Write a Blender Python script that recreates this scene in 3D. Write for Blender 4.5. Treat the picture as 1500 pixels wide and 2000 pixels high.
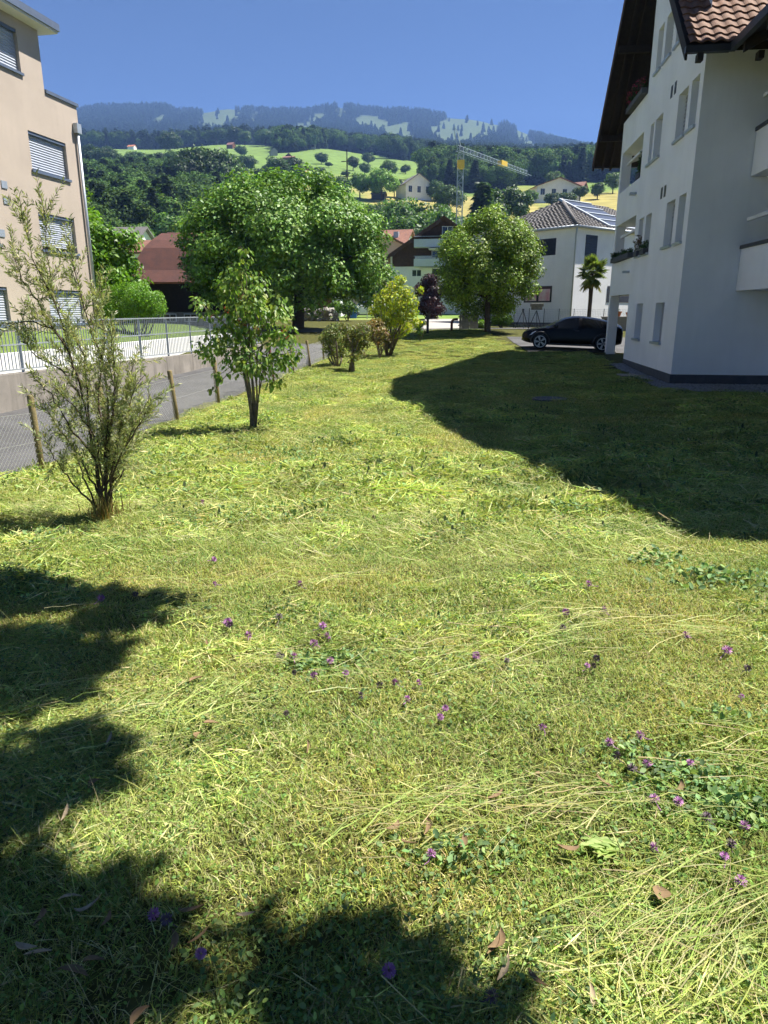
import bpy, math, random
import numpy as np
from mathutils import Vector, Matrix

for o in list(bpy.data.objects):
    bpy.data.objects.remove(o, do_unlink=True)
SC = bpy.context.scene
COL = SC.collection
R = math.radians
rng = np.random.default_rng(7)
random.seed(7)

# ------------------------------------------------------------------ camera, sky, sun, exposure
FPX, CXP, CYP, HOR, CAMZ = 1370.0, 750.0, 1000.0, 606.0, 1.6
PITCH = math.atan((CYP - HOR) / FPX)
CP, SP = math.cos(PITCH), math.sin(PITCH)
cam = bpy.data.cameras.new('camera')
cam.sensor_fit = 'VERTICAL'; cam.sensor_height = 36.0; cam.lens = FPX / 2000 * 36
cam.clip_start = 0.05; cam.clip_end = 12000
camo = bpy.data.objects.new('camera', cam); COL.objects.link(camo)
camo.location = (0, 0, CAMZ); camo.rotation_euler = (math.pi / 2 - PITCH, 0, 0)
SC.camera = camo

SUNA, SUNB = -0.56, -0.20                       # metres a shadow travels in x and y for each metre of height
sun_dir = Vector((-SUNA, -SUNB, 1)).normalized()
SUN_EL = math.asin(sun_dir.z); SUN_AZ = math.atan2(sun_dir.x, sun_dir.y)
W = bpy.data.worlds.new('World'); SC.world = W; W.use_nodes = True
wn = W.node_tree
bg = wn.nodes['Background']
sky = wn.nodes.new('ShaderNodeTexSky'); sky.sky_type = 'NISHITA'; sky.sun_disc = False
sky.sun_elevation = SUN_EL; sky.sun_rotation = SUN_AZ
sky.altitude = 4500; sky.air_density = 0.8; sky.dust_density = 0.0; sky.ozone_density = 10.0
wn.links.new(sky.outputs[0], bg.inputs[0]); bg.inputs[1].default_value = 0.05
sl = bpy.data.lights.new('sun', 'SUN'); sl.energy = 5.0; sl.angle = R(0.53); sl.color = (1, 0.955, 0.88)
so = bpy.data.objects.new('sun', sl); COL.objects.link(so)
so.rotation_euler = (-sun_dir).to_track_quat('-Z', 'Y').to_euler(); so.location = (30, 10, 60)
SC.view_settings.view_transform = 'Standard'; SC.view_settings.look = 'None'
SC.view_settings.exposure = 1.36; SC.view_settings.gamma = 1.0
SC.view_settings.use_curve_mapping = False

# ------------------------------------------------------------------ helpers
def at(x, y, Y):
    """point that the photograph shows at (x, y) when it stands Y metres ahead"""
    u = (x - CXP) / FPX; v = (CYP - y) / FPX
    dy = CP + v * SP; dz = -SP + v * CP
    return np.array([u * Y / dy, Y, CAMZ + dz * Y / dy])

def on(x, y, z):
    u = (x - CXP) / FPX; v = (CYP - y) / FPX
    t = (z - CAMZ) / (-SP + v * CP)
    return np.array([u * t, (CP + v * SP) * t, z])

def lin(r, g, b):
    f = lambda c: (c / 255 / 12.92) if c / 255 <= 0.04045 else ((c / 255 + 0.055) / 1.055) ** 2.4
    return (f(r), f(g), f(b))

def prop(o, label=None, cat=None, group=None, kind=None):
    if label: o['label'] = label
    if cat: o['category'] = cat
    if group: o['group'] = group
    if kind: o['kind'] = kind
    return o

def empty(name, loc=(0, 0, 0), rz=0.0, label=None, cat=None, group=None):
    o = bpy.data.objects.new(name, None); COL.objects.link(o)
    o.location = loc; o.rotation_euler = (0, 0, rz); o.empty_display_size = 0.2
    return prop(o, label, cat, group)

def mesh_np(name, V, tris=None, quads=None, col=None, smooth=False):
    V = np.asarray(V, dtype=np.float32)
    me = bpy.data.meshes.new(name)
    nt = 0 if tris is None else len(tris); nq = 0 if quads is None else len(quads)
    me.vertices.add(len(V)); me.vertices.foreach_set('co', V.ravel())
    loops = []
    if nt: loops.append(np.asarray(tris, dtype=np.int32).ravel())
    if nq: loops.append(np.asarray(quads, dtype=np.int32).ravel())
    loops = np.concatenate(loops)
    me.loops.add(len(loops)); me.loops.foreach_set('vertex_index', loops)
    me.polygons.add(nt + nq)
    starts = np.concatenate([np.arange(nt) * 3, nt * 3 + np.arange(nq) * 4]).astype(np.int32)
    me.polygons.foreach_set('loop_start', starts)
    if col is not None:
        a = me.color_attributes.new('col', 'FLOAT_COLOR', 'POINT')
        c4 = np.ones((len(V), 4), dtype=np.float32); c4[:, :3] = col
        a.data.foreach_set('color', c4.ravel())
    if smooth: me.polygons.foreach_set('use_smooth', np.ones(nt + nq, dtype=bool))
    me.update(calc_edges=True)
    return me

def obj(name, me, mat=None, parent=None, loc=None):
    o = bpy.data.objects.new(name, me); COL.objects.link(o)
    if mat is not None and len(me.materials) == 0: me.materials.append(mat)
    if parent is not None: o.parent = parent
    if loc is not None: o.location = loc
    return o

class MB:
    def __init__(s): s.v = []; s.f = []
    def add(s, vs, fs):
        b = len(s.v); s.v += [tuple(float(c) for c in p) for p in vs]; s.f += [tuple(i + b for i in f) for f in fs]; return s
    def quad(s, a, b, c, d): return s.add([a, b, c, d], [(0, 1, 2, 3)])
    def box(s, x0, y0, z0, x1, y1, z1):
        v = [(x, y, z) for z in (z0, z1) for y in (y0, y1) for x in (x0, x1)]
        return s.add(v, [(0, 2, 3, 1), (4, 5, 7, 6), (0, 1, 5, 4), (2, 6, 7, 3), (0, 4, 6, 2), (1, 3, 7, 5)])
    def bar(s, p, q, w, h=None, up=(0, 0, 1)):
        h = h or w; p = Vector(p); q = Vector(q); d = (q - p).normalized(); u = Vector(up)
        if abs(d.dot(u)) > 0.98: u = Vector((1, 0, 0))
        sx = d.cross(u).normalized() * w / 2; sz = sx.cross(d).normalized() * h / 2
        v = []
        for c in (p, q): v += [c - sx - sz, c + sx - sz, c + sx + sz, c - sx + sz]
        return s.add(v, [(0, 1, 2, 3), (7, 6, 5, 4), (0, 4, 5, 1), (1, 5, 6, 2), (2, 6, 7, 3), (3, 7, 4, 0)])
    def prism(s, poly, off):
        n = len(poly); off = Vector(off); a = [Vector(p) for p in poly]; v = a + [p + off for p in a]
        return s.add(v, [tuple(range(n))[::-1], tuple(range(n, 2 * n))] + [(i, (i + 1) % n, n + (i + 1) % n, n + i) for i in range(n)])
    def tube(s, pts, rad, n=8, cap=True):
        pts = [Vector(p) for p in pts]
        if not hasattr(rad, '__len__'): rad = [rad] * len(pts)
        v = []; f = []; ref = None
        for i, p in enumerate(pts):
            d = (pts[min(i + 1, len(pts) - 1)] - pts[max(i - 1, 0)])
            d = d.normalized() if d.length > 1e-9 else Vector((0, 0, 1))
            if ref is None: ref = Vector((1, 0, 0)) if abs(d.x) < 0.8 else Vector((0, 1, 0))
            a = d.cross(ref)
            if a.length < 1e-4: a = d.cross(Vector((0, 1, 0.3)))
            a.normalize(); b = d.cross(a); ref = a.cross(d)
            for k in range(n):
                t = 2 * math.pi * k / n; v.append(p + (a * math.cos(t) + b * math.sin(t)) * rad[i])
        for i in range(len(pts) - 1):
            for k in range(n):
                f.append((i * n + k, i * n + (k + 1) % n, (i + 1) * n + (k + 1) % n, (i + 1) * n + k))
        if cap: f.append(tuple(range(n))[::-1]); f.append(tuple(range((len(pts) - 1) * n, len(pts) * n)))
        return s.add(v, f)
    def mesh(s, name, smooth=False):
        me = bpy.data.meshes.new(name); me.from_pydata(s.v, [], s.f)
        if smooth: me.polygons.foreach_set('use_smooth', np.ones(len(me.polygons), dtype=bool))
        me.update(); return me
    def build(s, name, mat, parent=None, smooth=False, loc=None, bevel=0):
        o = obj(name, s.mesh(name, smooth), mat, parent, loc)
        if bevel:
            m = o.modifiers.new('bevel', 'BEVEL'); m.width = bevel; m.segments = 2; m.limit_method = 'ANGLE'
        return o

# ------------------------------------------------------------------ materials
MATS = {}
def newmat(name):
    m = bpy.data.materials.new(name); m.use_nodes = True; MATS[name] = m
    return m, m.node_tree, m.node_tree.nodes['Principled BSDF']

def mat(name, c, rough=0.7, var=0.12, scale=3.0, bump=0.0, bscale=40.0, metal=0.0, spec=0.4, streak=0.0, c2=None):
    m, nt, p = newmat(name); N = nt.nodes; L = nt.links
    p.inputs['Roughness'].default_value = rough; p.inputs['Metallic'].default_value = metal
    p.inputs['Specular IOR Level'].default_value = spec
    tc = N.new('ShaderNodeTexCoord')
    nz = N.new('ShaderNodeTexNoise'); nz.inputs['Scale'].default_value = scale; nz.inputs['Detail'].default_value = 6
    nz.inputs['Roughness'].default_value = 0.62
    L.new(tc.outputs['Object'], nz.inputs['Vector'])
    mx = N.new('ShaderNodeMix'); mx.data_type = 'RGBA'
    lo = c2 if c2 else tuple(x * (1 - var) for x in c); hi = c if c2 else tuple(min(1, x * (1 + var)) for x in c)
    mx.inputs['A'].default_value = (*lo, 1); mx.inputs['B'].default_value = (*hi, 1)
    rp = N.new('ShaderNodeMapRange'); rp.inputs[1].default_value = 0.32; rp.inputs[2].default_value = 0.68
    L.new(nz.outputs[0], rp.inputs[0]); L.new(rp.outputs[0], mx.inputs['Factor'])
    out = mx.outputs['Result']
    if streak:
        mp = N.new('ShaderNodeMapping'); mp.inputs['Scale'].default_value = (3.5, 3.5, 0.25); L.new(tc.outputs['Object'], mp.inputs[0])
        n2 = N.new('ShaderNodeTexNoise'); n2.inputs['Scale'].default_value = 1.6; n2.inputs['Detail'].default_value = 5
        L.new(mp.outputs[0], n2.inputs['Vector'])
        r2 = N.new('ShaderNodeMapRange'); r2.inputs[1].default_value = 0.5; r2.inputs[2].default_value = 0.75; r2.inputs[4].default_value = streak
        L.new(n2.outputs[0], r2.inputs[0])
        m2 = N.new('ShaderNodeMix'); m2.data_type = 'RGBA'; L.new(r2.outputs[0], m2.inputs['Factor']); L.new(out, m2.inputs['A'])
        m2.inputs['B'].default_value = (c[0] * .45, c[1] * .45, c[2] * .42, 1); out = m2.outputs['Result']
    L.new(out, p.inputs['Base Color'])
    if bump:
        bn = N.new('ShaderNodeTexNoise'); bn.inputs['Scale'].default_value = bscale; bn.inputs['Detail'].default_value = 4
        L.new(tc.outputs['Object'], bn.inputs['Vector'])
        bp = N.new('ShaderNodeBump'); bp.inputs['Strength'].default_value = bump; bp.inputs['Distance'].default_value = 0.02
        L.new(bn.outputs[0], bp.inputs['Height']); L.new(bp.outputs[0], p.inputs['Normal'])
    return m

def leafmat(name, trans=0.35, rough=0.5, objcol=False, world_var=None, spec=0.35, tcol=(1.15, 1.2, 0.55)):
    """foliage: colour comes from each leaf's own colour, light also shines through"""
    m, nt, p = newmat(name); N = nt.nodes; L = nt.links
    a = N.new('ShaderNodeAttribute'); a.attribute_name = 'col'; out = a.outputs['Color']
    if objcol:
        oi = N.new('ShaderNodeObjectInfo')
        mm = N.new('ShaderNodeMix'); mm.data_type = 'RGBA'; mm.blend_type = 'MULTIPLY'; mm.inputs['Factor'].default_value = 1
        L.new(out, mm.inputs['A']); L.new(oi.outputs['Color'], mm.inputs['B']); out = mm.outputs['Result']
        hs = N.new('ShaderNodeHueSaturation'); mr = N.new('ShaderNodeMapRange'); mr.inputs[3].default_value = 0.6; mr.inputs[4].default_value = 1.4
        L.new(oi.outputs['Random'], mr.inputs[0]); L.new(mr.outputs[0], hs.inputs['Value']); L.new(out, hs.inputs['Color']); out = hs.outputs[0]
    if world_var:
        g = N.new('ShaderNodeNewGeometry'); nz = N.new('ShaderNodeTexNoise'); nz.inputs['Scale'].default_value = world_var[0]; nz.inputs['Detail'].default_value = 5
        L.new(g.outputs['Position'], nz.inputs['Vector'])
        mr = N.new('ShaderNodeMapRange'); mr.inputs[1].default_value = 0.35; mr.inputs[2].default_value = 0.65; L.new(nz.outputs[0], mr.inputs[0])
        cc = N.new('ShaderNodeMix'); cc.data_type = 'RGBA'; cc.inputs['A'].default_value = (*world_var[1], 1); cc.inputs['B'].default_value = (*world_var[2], 1)
        L.new(mr.outputs[0], cc.inputs['Factor'])
        mm = N.new('ShaderNodeMix'); mm.data_type = 'RGBA'; mm.blend_type = 'MULTIPLY'; mm.inputs['Factor'].default_value = 1
        L.new(out, mm.inputs['A']); L.new(cc.outputs['Result'], mm.inputs['B']); out = mm.outputs['Result']
    L.new(out, p.inputs['Base Color']); p.inputs['Roughness'].default_value = rough; p.inputs['Specular IOR Level'].default_value = spec
    t = N.new('ShaderNodeBsdfTranslucent'); tm = N.new('ShaderNodeMix'); tm.data_type = 'RGBA'; tm.blend_type = 'MULTIPLY'; tm.inputs['Factor'].default_value = 1
    L.new(out, tm.inputs['A']); tm.inputs['B'].default_value = (*tcol, 1); L.new(tm.outputs['Result'], t.inputs['Color'])
    ms = N.new('ShaderNodeMixShader'); ms.inputs[0].default_value = trans
    L.new(p.outputs[0], ms.inputs[1]); L.new(t.outputs[0], ms.inputs[2]); L.new(ms.outputs[0], N['Material Output'].inputs['Surface'])
    return m

M_white = mat('white_render', (0.86, 0.855, 0.84), 0.85, 0.06, 0.6, 0.12, 120, streak=0.06)
M_beige = mat('beige_render', (0.44, 0.37, 0.305), 0.85, 0.07, 0.6, 0.15, 90, streak=0.06)
M_plinth = mat('dark_plinth', (0.075, 0.078, 0.085), 0.8, 0.15, 4, 0.2, 60)
M_concrete = mat('concrete', (0.26, 0.235, 0.205), 0.85, 0.22, 1.4, 0.3, 50, streak=0.75)
M_steel = mat('galvanised_steel', (0.42, 0.46, 0.5), 0.45, 0.1, 6, metal=0.5)
M_alu = mat('aluminium_blind', (0.50, 0.53, 0.58), 0.4, 0.08, 5, metal=0.35)
M_gblind = mat('grey_blind', (0.36, 0.37, 0.385), 0.6, 0.06, 4)
M_dark = mat('dark_metal', (0.03, 0.032, 0.036), 0.5, 0.2, 6)
M_slate = mat('slate_blue_fascia', (0.10, 0.13, 0.19), 0.5, 0.12, 3)
M_soffit = mat('pale_soffit', (0.72, 0.69, 0.6), 0.8, 0.04, 3)
M_wood = mat('dark_brown_wood', (0.022, 0.015, 0.011), 0.75, 0.4, 7, 0.4, 30)
M_chalet = mat('chalet_wood', (0.075, 0.04, 0.026), 0.8, 0.3, 5, 0.4, 30)
M_post = mat('weathered_post', (0.26, 0.19, 0.085), 0.9, 0.3, 14, 0.5, 60, c2=(0.17, 0.15, 0.07))
M_wire = mat('fence_wire', (0.42, 0.42, 0.41), 0.5, 0.1, 5, metal=0.4)
M_asphalt = mat('asphalt', (0.098, 0.096, 0.096), 0.92, 0.3, 0.8, 0.5, 220)
M_paving = mat('pale_paving', (0.40, 0.37, 0.33), 0.9, 0.1, 1.0, 0.3, 90)
M_tile = mat('clay_roof_tile', (0.25, 0.135, 0.09), 0.85, 0.35, 9, 0.35, 70, c2=(0.16, 0.095, 0.07))
M_tile2 = mat('pale_clay_roof_tile', (0.30, 0.18, 0.125), 0.85, 0.3, 9, 0.35, 70, c2=(0.19, 0.12, 0.09))
M_barnroof = mat('red_barn_tiles', (0.15, 0.062, 0.048), 0.85, 0.3, 2.2, 0.6, 30, c2=(0.10, 0.048, 0.042))
M_redroof = mat('red_roof', (0.24, 0.115, 0.08), 0.85, 0.25, 1.5, 0.4, 20)
M_greyroof = mat('grey_roof_tile', (0.16, 0.15, 0.145), 0.8, 0.22, 5, 0.3, 40)
M_glass = mat('window_glass', (0.03, 0.036, 0.045), 0.08, 0.1, 1, spec=0.8)
M_carglass = mat('tinted_car_glass', (0.006, 0.007, 0.008), 0.1, 0.1, 1, spec=0.35)
M_solar = mat('solar_glass', (0.035, 0.05, 0.09), 0.35, 0.1, 2, spec=0.4)
M_bark = mat('bark', (0.085, 0.062, 0.042), 0.95, 0.45, 14, 0.8, 50)
M_barkg = mat('grey_bark', (0.17, 0.14, 0.105), 0.95, 0.4, 14, 0.8, 50)
M_paint_black = mat('black_car_paint', (0.004, 0.004, 0.005), 0.25, 0.1, 3, spec=0.25)
M_paint_white = mat('white_car_paint', (0.75, 0.75, 0.75), 0.2, 0.03, 3, spec=0.6)
M_tyre = mat('tyre', (0.015, 0.015, 0.015), 0.9, 0.2, 20)
M_rim = mat('alloy_rim', (0.5, 0.5, 0.52), 0.3, 0.05, 5, metal=0.8)
M_lamp = mat('headlamp_glass', (0.55, 0.6, 0.68), 0.1, 0.15, 20, spec=0.8)
M_redlamp = mat('tail_lamp', (0.35, 0.02, 0.02), 0.15, 0.1, 20)
M_yellow = mat('crane_yellow', (0.75, 0.48, 0.06), 0.5, 0.08, 3)
M_crane = mat('crane_steel', (0.30, 0.36, 0.44), 0.5, 0.1, 3)
M_blue = mat('sign_blue', (0.03, 0.13, 0.55), 0.4, 0.05, 3)
M_signwhite = mat('sign_white', (0.8, 0.8, 0.8), 0.4, 0.03, 3)
M_signred = mat('sign_red', (0.6, 0.03, 0.03), 0.4, 0.03, 3)
M_redpipe = mat('oxide_red_pipe', (0.14, 0.035, 0.03), 0.5, 0.2, 8)
M_stone = mat('field_stone', (0.34, 0.32, 0.28), 0.9, 0.3, 5, 0.5, 18)
M_pink = mat('pink_render', (0.66, 0.45, 0.36), 0.85, 0.05, 1)
M_balc = mat('pale_balcony_panel', (0.55, 0.60, 0.66), 0.8, 0.05, 1)
M_awning = mat('awning_cloth', (0.72, 0.70, 0.66), 0.85, 0.05, 3)
M_brown = mat('brown_door', (0.16, 0.065, 0.03), 0.7, 0.2, 6)
M_oldwood = mat('grey_old_boards', (0.22, 0.20, 0.18), 0.9, 0.3, 9, 0.4, 40)
M_pot = mat('terracotta', (0.45, 0.16, 0.07), 0.8, 0.15, 6)
M_poster1 = mat('pink_poster', (0.65, 0.28, 0.33), 0.5, 0.4, 2.2, c2=(0.75, 0.68, 0.62))

L_grass = leafmat('grass_blade', 0.30, 0.6, world_var=(0.9, (0.72, 0.87, 0.80), (1.16, 1.06, 1.02)), spec=0.25)
L_hay = leafmat('cut_stalk', 0.25, 0.6, spec=0.3)
L_leaf = leafmat('leaf', 0.38, 0.45)
L_crown = leafmat('crown_leaf', 0.22, 0.5)
L_tree = leafmat('tree_leaf', 0.35, 0.5, objcol=True)
L_far = leafmat('distant_leaf', 0.15, 0.8, objcol=True, spec=0.1)

# ------------------------------------------------------------------ the lie of the land
FENCE_PX = [40, 188, 330, 415, 475, 529, 570, 603, 630]
FY = [7714.0 / (885 - x) for x in FENCE_PX]
_ctrl = [(0, 0, 0), (-3, 0, 0), (3, 0, 0), (0, -8, .1), (-8, -8, 0), (10, -8, .1), (0, 2.5, -.02), (2.2, 3, 0), (-2.45, 5.9, -.15),
         (3, 6, -.2), (0, 8, -.3), (-2.2, 12.2, -.42), (3, 13, -.5), (8, 14, -.35), (8, 20, -.4), (12, 18, -.4), (-.1, 22.85, -.62),
         (4, 24, -.5), (8.8, 31.8, -.1), (9.3, 30.5, -.15), (6.5, 32.3, 0), (4.4, 31, -.2), (-1, 26.3, -.58), (.2, 32.8, -.42),
         (1.1, 42, .18), (6, 42, .38), (12, 42, .3), (15, 25, -.3), (16, 34, -.1), (-8, 12, -.5),
         (-8, 20, -.5), (-7, 28, -.45), (-5, 36, -.1), (-5, 44, .5), (-12, 20, -.5), (-12, 40, .3), (18, 0, 0), (18, 44, .4), (-14, 0, -.2)]
for px, fy in zip(FENCE_PX, FY):
    _ctrl.append(((px - 750) / 1425 * fy, fy, -.5 if fy < 26 else -.44))
_C = np.array(_ctrl, dtype=float)
def _tps(r2): return 0.5 * r2 * np.log(r2 + 1e-9)
_n = len(_C)
_K = _tps(((_C[:, None, :2] - _C[None, :, :2]) ** 2).sum(-1)) + np.eye(_n) * 2.0
_P = np.c_[np.ones(_n), _C[:, :2]]
_A = np.block([[_K, _P], [_P.T, np.zeros((3, 3))]])
_S = np.linalg.solve(_A, np.r_[_C[:, 2], 0, 0, 0])

YS = np.array([30, 40, 60, 100, 150, 200, 280, 350, 480, 650, 850, 1200, 1800, 2400, 3000, 3300, 3800.])
XS = np.array([-400, 150, 300, 450, 600, 750, 900, 1050, 1200, 1800.])
TB = np.array([
    [655, 650, 622, 592, 555, 500, 440, 398, 350, 318, 296, 292, 284, 254, 222, 240, 270],
    [655, 650, 622, 590, 530, 480, 425, 386, 342, 312, 290, 290, 282, 250, 216, 236, 270],
    [655, 650, 622, 590, 535, 485, 428, 388, 340, 312, 292, 292, 282, 250, 213, 236, 270],
    [655, 650, 624, 594, 550, 492, 432, 388, 342, 310, 282, 280, 276, 250, 215, 236, 270],
    [655, 650, 625, 597, 556, 495, 425, 380, 340, 309, 285, 282, 278, 252, 219, 236, 270],
    [655, 650, 625, 598, 560, 500, 430, 385, 348, 322, 301, 297, 288, 254, 216, 236, 270],
    [655, 650, 626, 598, 560, 500, 432, 391, 357, 340, 324, 312, 298, 264, 232, 248, 276],
    [655, 650, 627, 598, 555, 480, 417, 387, 363, 345, 330, 318, 306, 286, 266, 278, 292],
    [655, 650, 627, 598, 555, 478, 412, 382, 357, 335, 324, 314, 308, 300, 290, 298, 306],
    [655, 650, 627, 598, 555, 478, 412, 382, 357, 335, 324, 316, 314, 312, 312, 316, 320.]])
RIDGE = np.array([(-400, 232), (60, 224), (150, 222), (185, 214), (320, 211), (345, 222), (400, 221), (440, 213), (520, 220), (600, 220), (650, 211), (690, 211),
                  (715, 218), (820, 222), (890, 231), (960, 244), (1000, 246), (1045, 265), (1080, 277), (1150, 291), (1300, 305), (1800, 320.)])
def ypx_to_tan(yp):
    v = (CYP - yp) / FPX
    return (-SP + v * CP) / (CP + v * SP), (CP + v * SP)
def col_of(x, Y):
    yc = np.interp(Y, YS, TB[5]); _, w = ypx_to_tan(yc)
    return 750 + FPX * w * x / np.maximum(Y, 1)
def vnoise(x, y, seed=0):
    def h(i, j):
        t = np.sin(i * 127.1 + j * 311.7 + seed * 74.7) * 43758.5453
        return t - np.floor(t)
    i = np.floor(x); j = np.floor(y); fx = x - i; fy = y - j
    fx = fx * fx * (3 - 2 * fx); fy = fy * fy * (3 - 2 * fy)
    return (h(i, j) * (1 - fx) + h(i + 1, j) * fx) * (1 - fy) + (h(i, j + 1) * (1 - fx) + h(i + 1, j + 1) * fx) * fy
def fbm(x, y, o=4, seed=0):
    s = 0; a = 0.5
    for k in range(o): s = s + a * vnoise(x * 2 ** k, y * 2 ** k, seed + k); a *= 0.5
    return s
def far_z(x, Y):
    x = np.asarray(x, float); Y = np.asarray(Y, float)
    X = np.clip(col_of(x, Y), -399, 1799)
    ly = np.interp(np.log(np.clip(Y, 30, 3800)), np.log(YS), np.arange(len(YS)))
    j = np.clip(ly.astype(int), 0, len(YS) - 2); fj = ly - j
    lx = np.interp(X, XS, np.arange(len(XS))); i = np.clip(lx.astype(int), 0, len(XS) - 2); fi = lx - i
    fi = fi * fi * (3 - 2 * fi)
    tb = TB
    yp = (tb[i, j] * (1 - fi) + tb[i + 1, j] * fi) * (1 - fj) + (tb[i, j + 1] * (1 - fi) + tb[i + 1, j + 1] * fi) * fj
    rd = np.interp(X, RIDGE[:, 0], RIDGE[:, 1])
    base = np.interp(X, XS, TB[:, 14])
    wr = np.exp(-((Y - 3000) / 350) ** 2)
    yp = yp + (rd - base) * wr
    t, _ = ypx_to_tan(yp)
    z = CAMZ + t * Y
    amp = np.interp(Y, [100, 400, 1000, 1600, 2500, 2900, 3300], [0, 3, 8, 14, 18, 6, 0])
    z = z + amp * (fbm(x / 420 + 7, Y / 600 + 3, 4) - 0.5)
    return z
def near_z(x, y):
    xx = np.clip(np.asarray(x, float), -14, 18); yy = np.clip(np.asarray(y, float), -8, 44)
    r2 = (xx[..., None] - _C[:, 0]) ** 2 + (yy[..., None] - _C[:, 1]) ** 2
    z = (_tps(r2) * _S[:_n]).sum(-1) + _S[_n] + _S[_n + 1] * xx + _S[_n + 2] * yy
    return z + 0.06 * (fbm(np.asarray(x) * 1.1, np.asarray(y) * 1.1, 2, 5) - .4)
def H(x, y):
    x = np.asarray(x, float); y = np.asarray(y, float)
    w = np.clip((y - 40) / 14, 0, 1); w = w * w * (3 - 2 * w)
    return near_z(x, y) * (1 - w) + far_z(x, np.maximum(y, 30)) * w
def hz(x, y): return float(H(np.array([x]), np.array([y]))[0])
def gpos(px, Y):
    """ground point in the photograph's column px, Y metres ahead"""
    x = (px - 750) / 1425 * Y
    for _ in range(3):
        z = hz(x, Y); q = at(px, 606 - (z - CAMZ) / Y * 1425, Y); x = q[0]
    return np.array([x, Y, hz(x, Y)])

def grid_mesh(name, xs, ys, zf, dz=0.0):
    X, Y = np.meshgrid(xs, ys); Z = zf(X, Y) + dz
    V = np.stack([X, Y, Z], -1).reshape(-1, 3); nx = len(xs); ny = len(ys)
    i, j = np.meshgrid(np.arange(nx - 1), np.arange(ny - 1)); b = (j * nx + i).ravel()
    return mesh_np(name, V, quads=np.stack([b, b + 1, b + nx + 1, b + nx], -1), smooth=True)

# near ground
m, nt, p = newmat('lawn_soil'); N = nt.nodes; L = nt.links
g = N.new('ShaderNodeNewGeometry')
n1 = N.new('ShaderNodeTexNoise'); n1.inputs['Scale'].default_value = 9; n1.inputs['Detail'].default_value = 8; L.new(g.outputs['Position'], n1.inputs['Vector'])
rp = N.new('ShaderNodeValToRGB'); rp.color_ramp.elements[0].position = .3; rp.color_ramp.elements[0].color = (.035, .038, .012, 1)
rp.color_ramp.elements[1].position = .7; rp.color_ramp.elements[1].color = (.12, .12, .035, 1)
L.new(n1.outputs[0], rp.inputs[0]); L.new(rp.outputs[0], p.inputs['Base Color']); p.inputs['Roughness'].default_value = 1; p.inputs['Specular IOR Level'].default_value = .1
M_soil = m
xs = np.unique(np.r_[np.linspace(-60, -14, 12), np.arange(-14, 18.01, .4), np.arange(-6, 6.01, .13), np.linspace(18, 60, 12)])
ys = np.unique(np.r_[np.linspace(-30, -6, 7), np.arange(-6, 60.01, .4), np.arange(.2, 12.01, .13)])
prop(obj('lawn', grid_mesh('lawn', xs, ys, H), M_soil), kind='structure')

# far hills, one sheet: meadow and forest floor by the attribute painted per vertex
def in_poly(px, py, poly):
    inside = np.zeros(px.shape, bool); n = len(poly)
    for k in range(n):
        x0, y0 = poly[k]; x1, y1 = poly[(k + 1) % n]
        c = ((y0 > py) != (y1 > py)) & (px < (x1 - x0) * (py - y0) / (y1 - y0 + 1e-9) + x0)
        inside ^= c
    return inside
ALPS = [[(280, 250), (300, 232), (325, 222), (322, 236), (290, 252)], [(388, 252), (400, 215), (470, 208), (468, 228), (445, 250)],
        [(480, 232), (505, 216), (512, 226), (490, 240)], [(538, 260), (560, 246), (600, 238), (612, 262), (570, 262)],
        [(598, 236), (615, 222), (636, 222), (628, 236)], [(656, 228), (660, 200), (672, 200), (668, 228)],
        [(685, 236), (700, 222), (735, 226), (756, 236), (752, 254), (705, 252)], [(742, 250), (790, 238), (808, 262), (806, 280), (755, 276)],
        [(838, 252), (880, 228), (978, 234), (960, 262), (905, 284), (870, 280)], [(990, 244), (1016, 244), (1044, 274), (1046, 290), (1016, 280)],
        [(1000, 292), (1040, 288), (1050, 296), (1000, 298)]]
def is_forest(x, Y, z):
    w = Y * CP - (z - CAMZ) * SP
    px = 750 + FPX * x / w; py = 1000 - FPX * (Y * SP + (z - CAMZ) * CP) / w
    jx = px + 34 * (fbm(x / 45, Y / 70, 4, 11) - .5); jy = py + 18 * (fbm(x / 45, Y / 70, 4, 21) - .5)
    f = Y > 1000
    for a in ALPS:
        c = np.mean(a, axis=0); f &= ~in_poly(jx, jy, [(c[0] + (p_[0] - c[0]) * 1.12, c[1] + (p_[1] - c[1]) * 1.2 + 4) for p_ in a])
    # woods on the middle slopes
    woods = [[(-300, 560), (-300, 372), (190, 366), (240, 370), (330, 368), (352, 345), (455, 362), (440, 430), (330, 490), (100, 530)],
             [(540, 296), (640, 288), (850, 322), (850, 290), (700, 270), (540, 272)],
             [(832, 365), (860, 330), (960, 318), (1180, 300), (1500, 300), (1800, 310), (1800, 380), (1180, 356), (1100, 362), (1030, 364), (960, 376)]]
    near = Y <= 1000
    for a in woods: f |= near & in_poly(jx, jy, a)
    return f
us = np.linspace(-1.05, 1.05, 260); dist = np.geomspace(58, 3800, 300)
U, D = np.meshgrid(us, dist); Xg = U * D; Zg = far_z(Xg, D)
w = np.clip((D - 58) / 10, 0, 1); Zg = np.where(D < 60, H(Xg, D) - .05, Zg)
V = np.stack([Xg, D, Zg], -1).reshape(-1, 3)
fo = is_forest(V[:, 0], V[:, 1], V[:, 2]).astype(float)
mow = np.clip((fbm(V[:, 0] / 55, V[:, 1] / 75, 3, 31) - .42) * 6, 0, 1)
i, j = np.meshgrid(np.arange(len(us) - 1), np.arange(len(dist) - 1)); b = (j * len(us) + i).ravel()
meadow = np.array([.155, .235, .055]); dry = np.array([.33, .285, .095]); high = np.array([.085, .115, .042]); ff = np.array([.035, .05, .022])
lowc = np.clip((520 - V[:, 1]) / 150, 0, 1)
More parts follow.
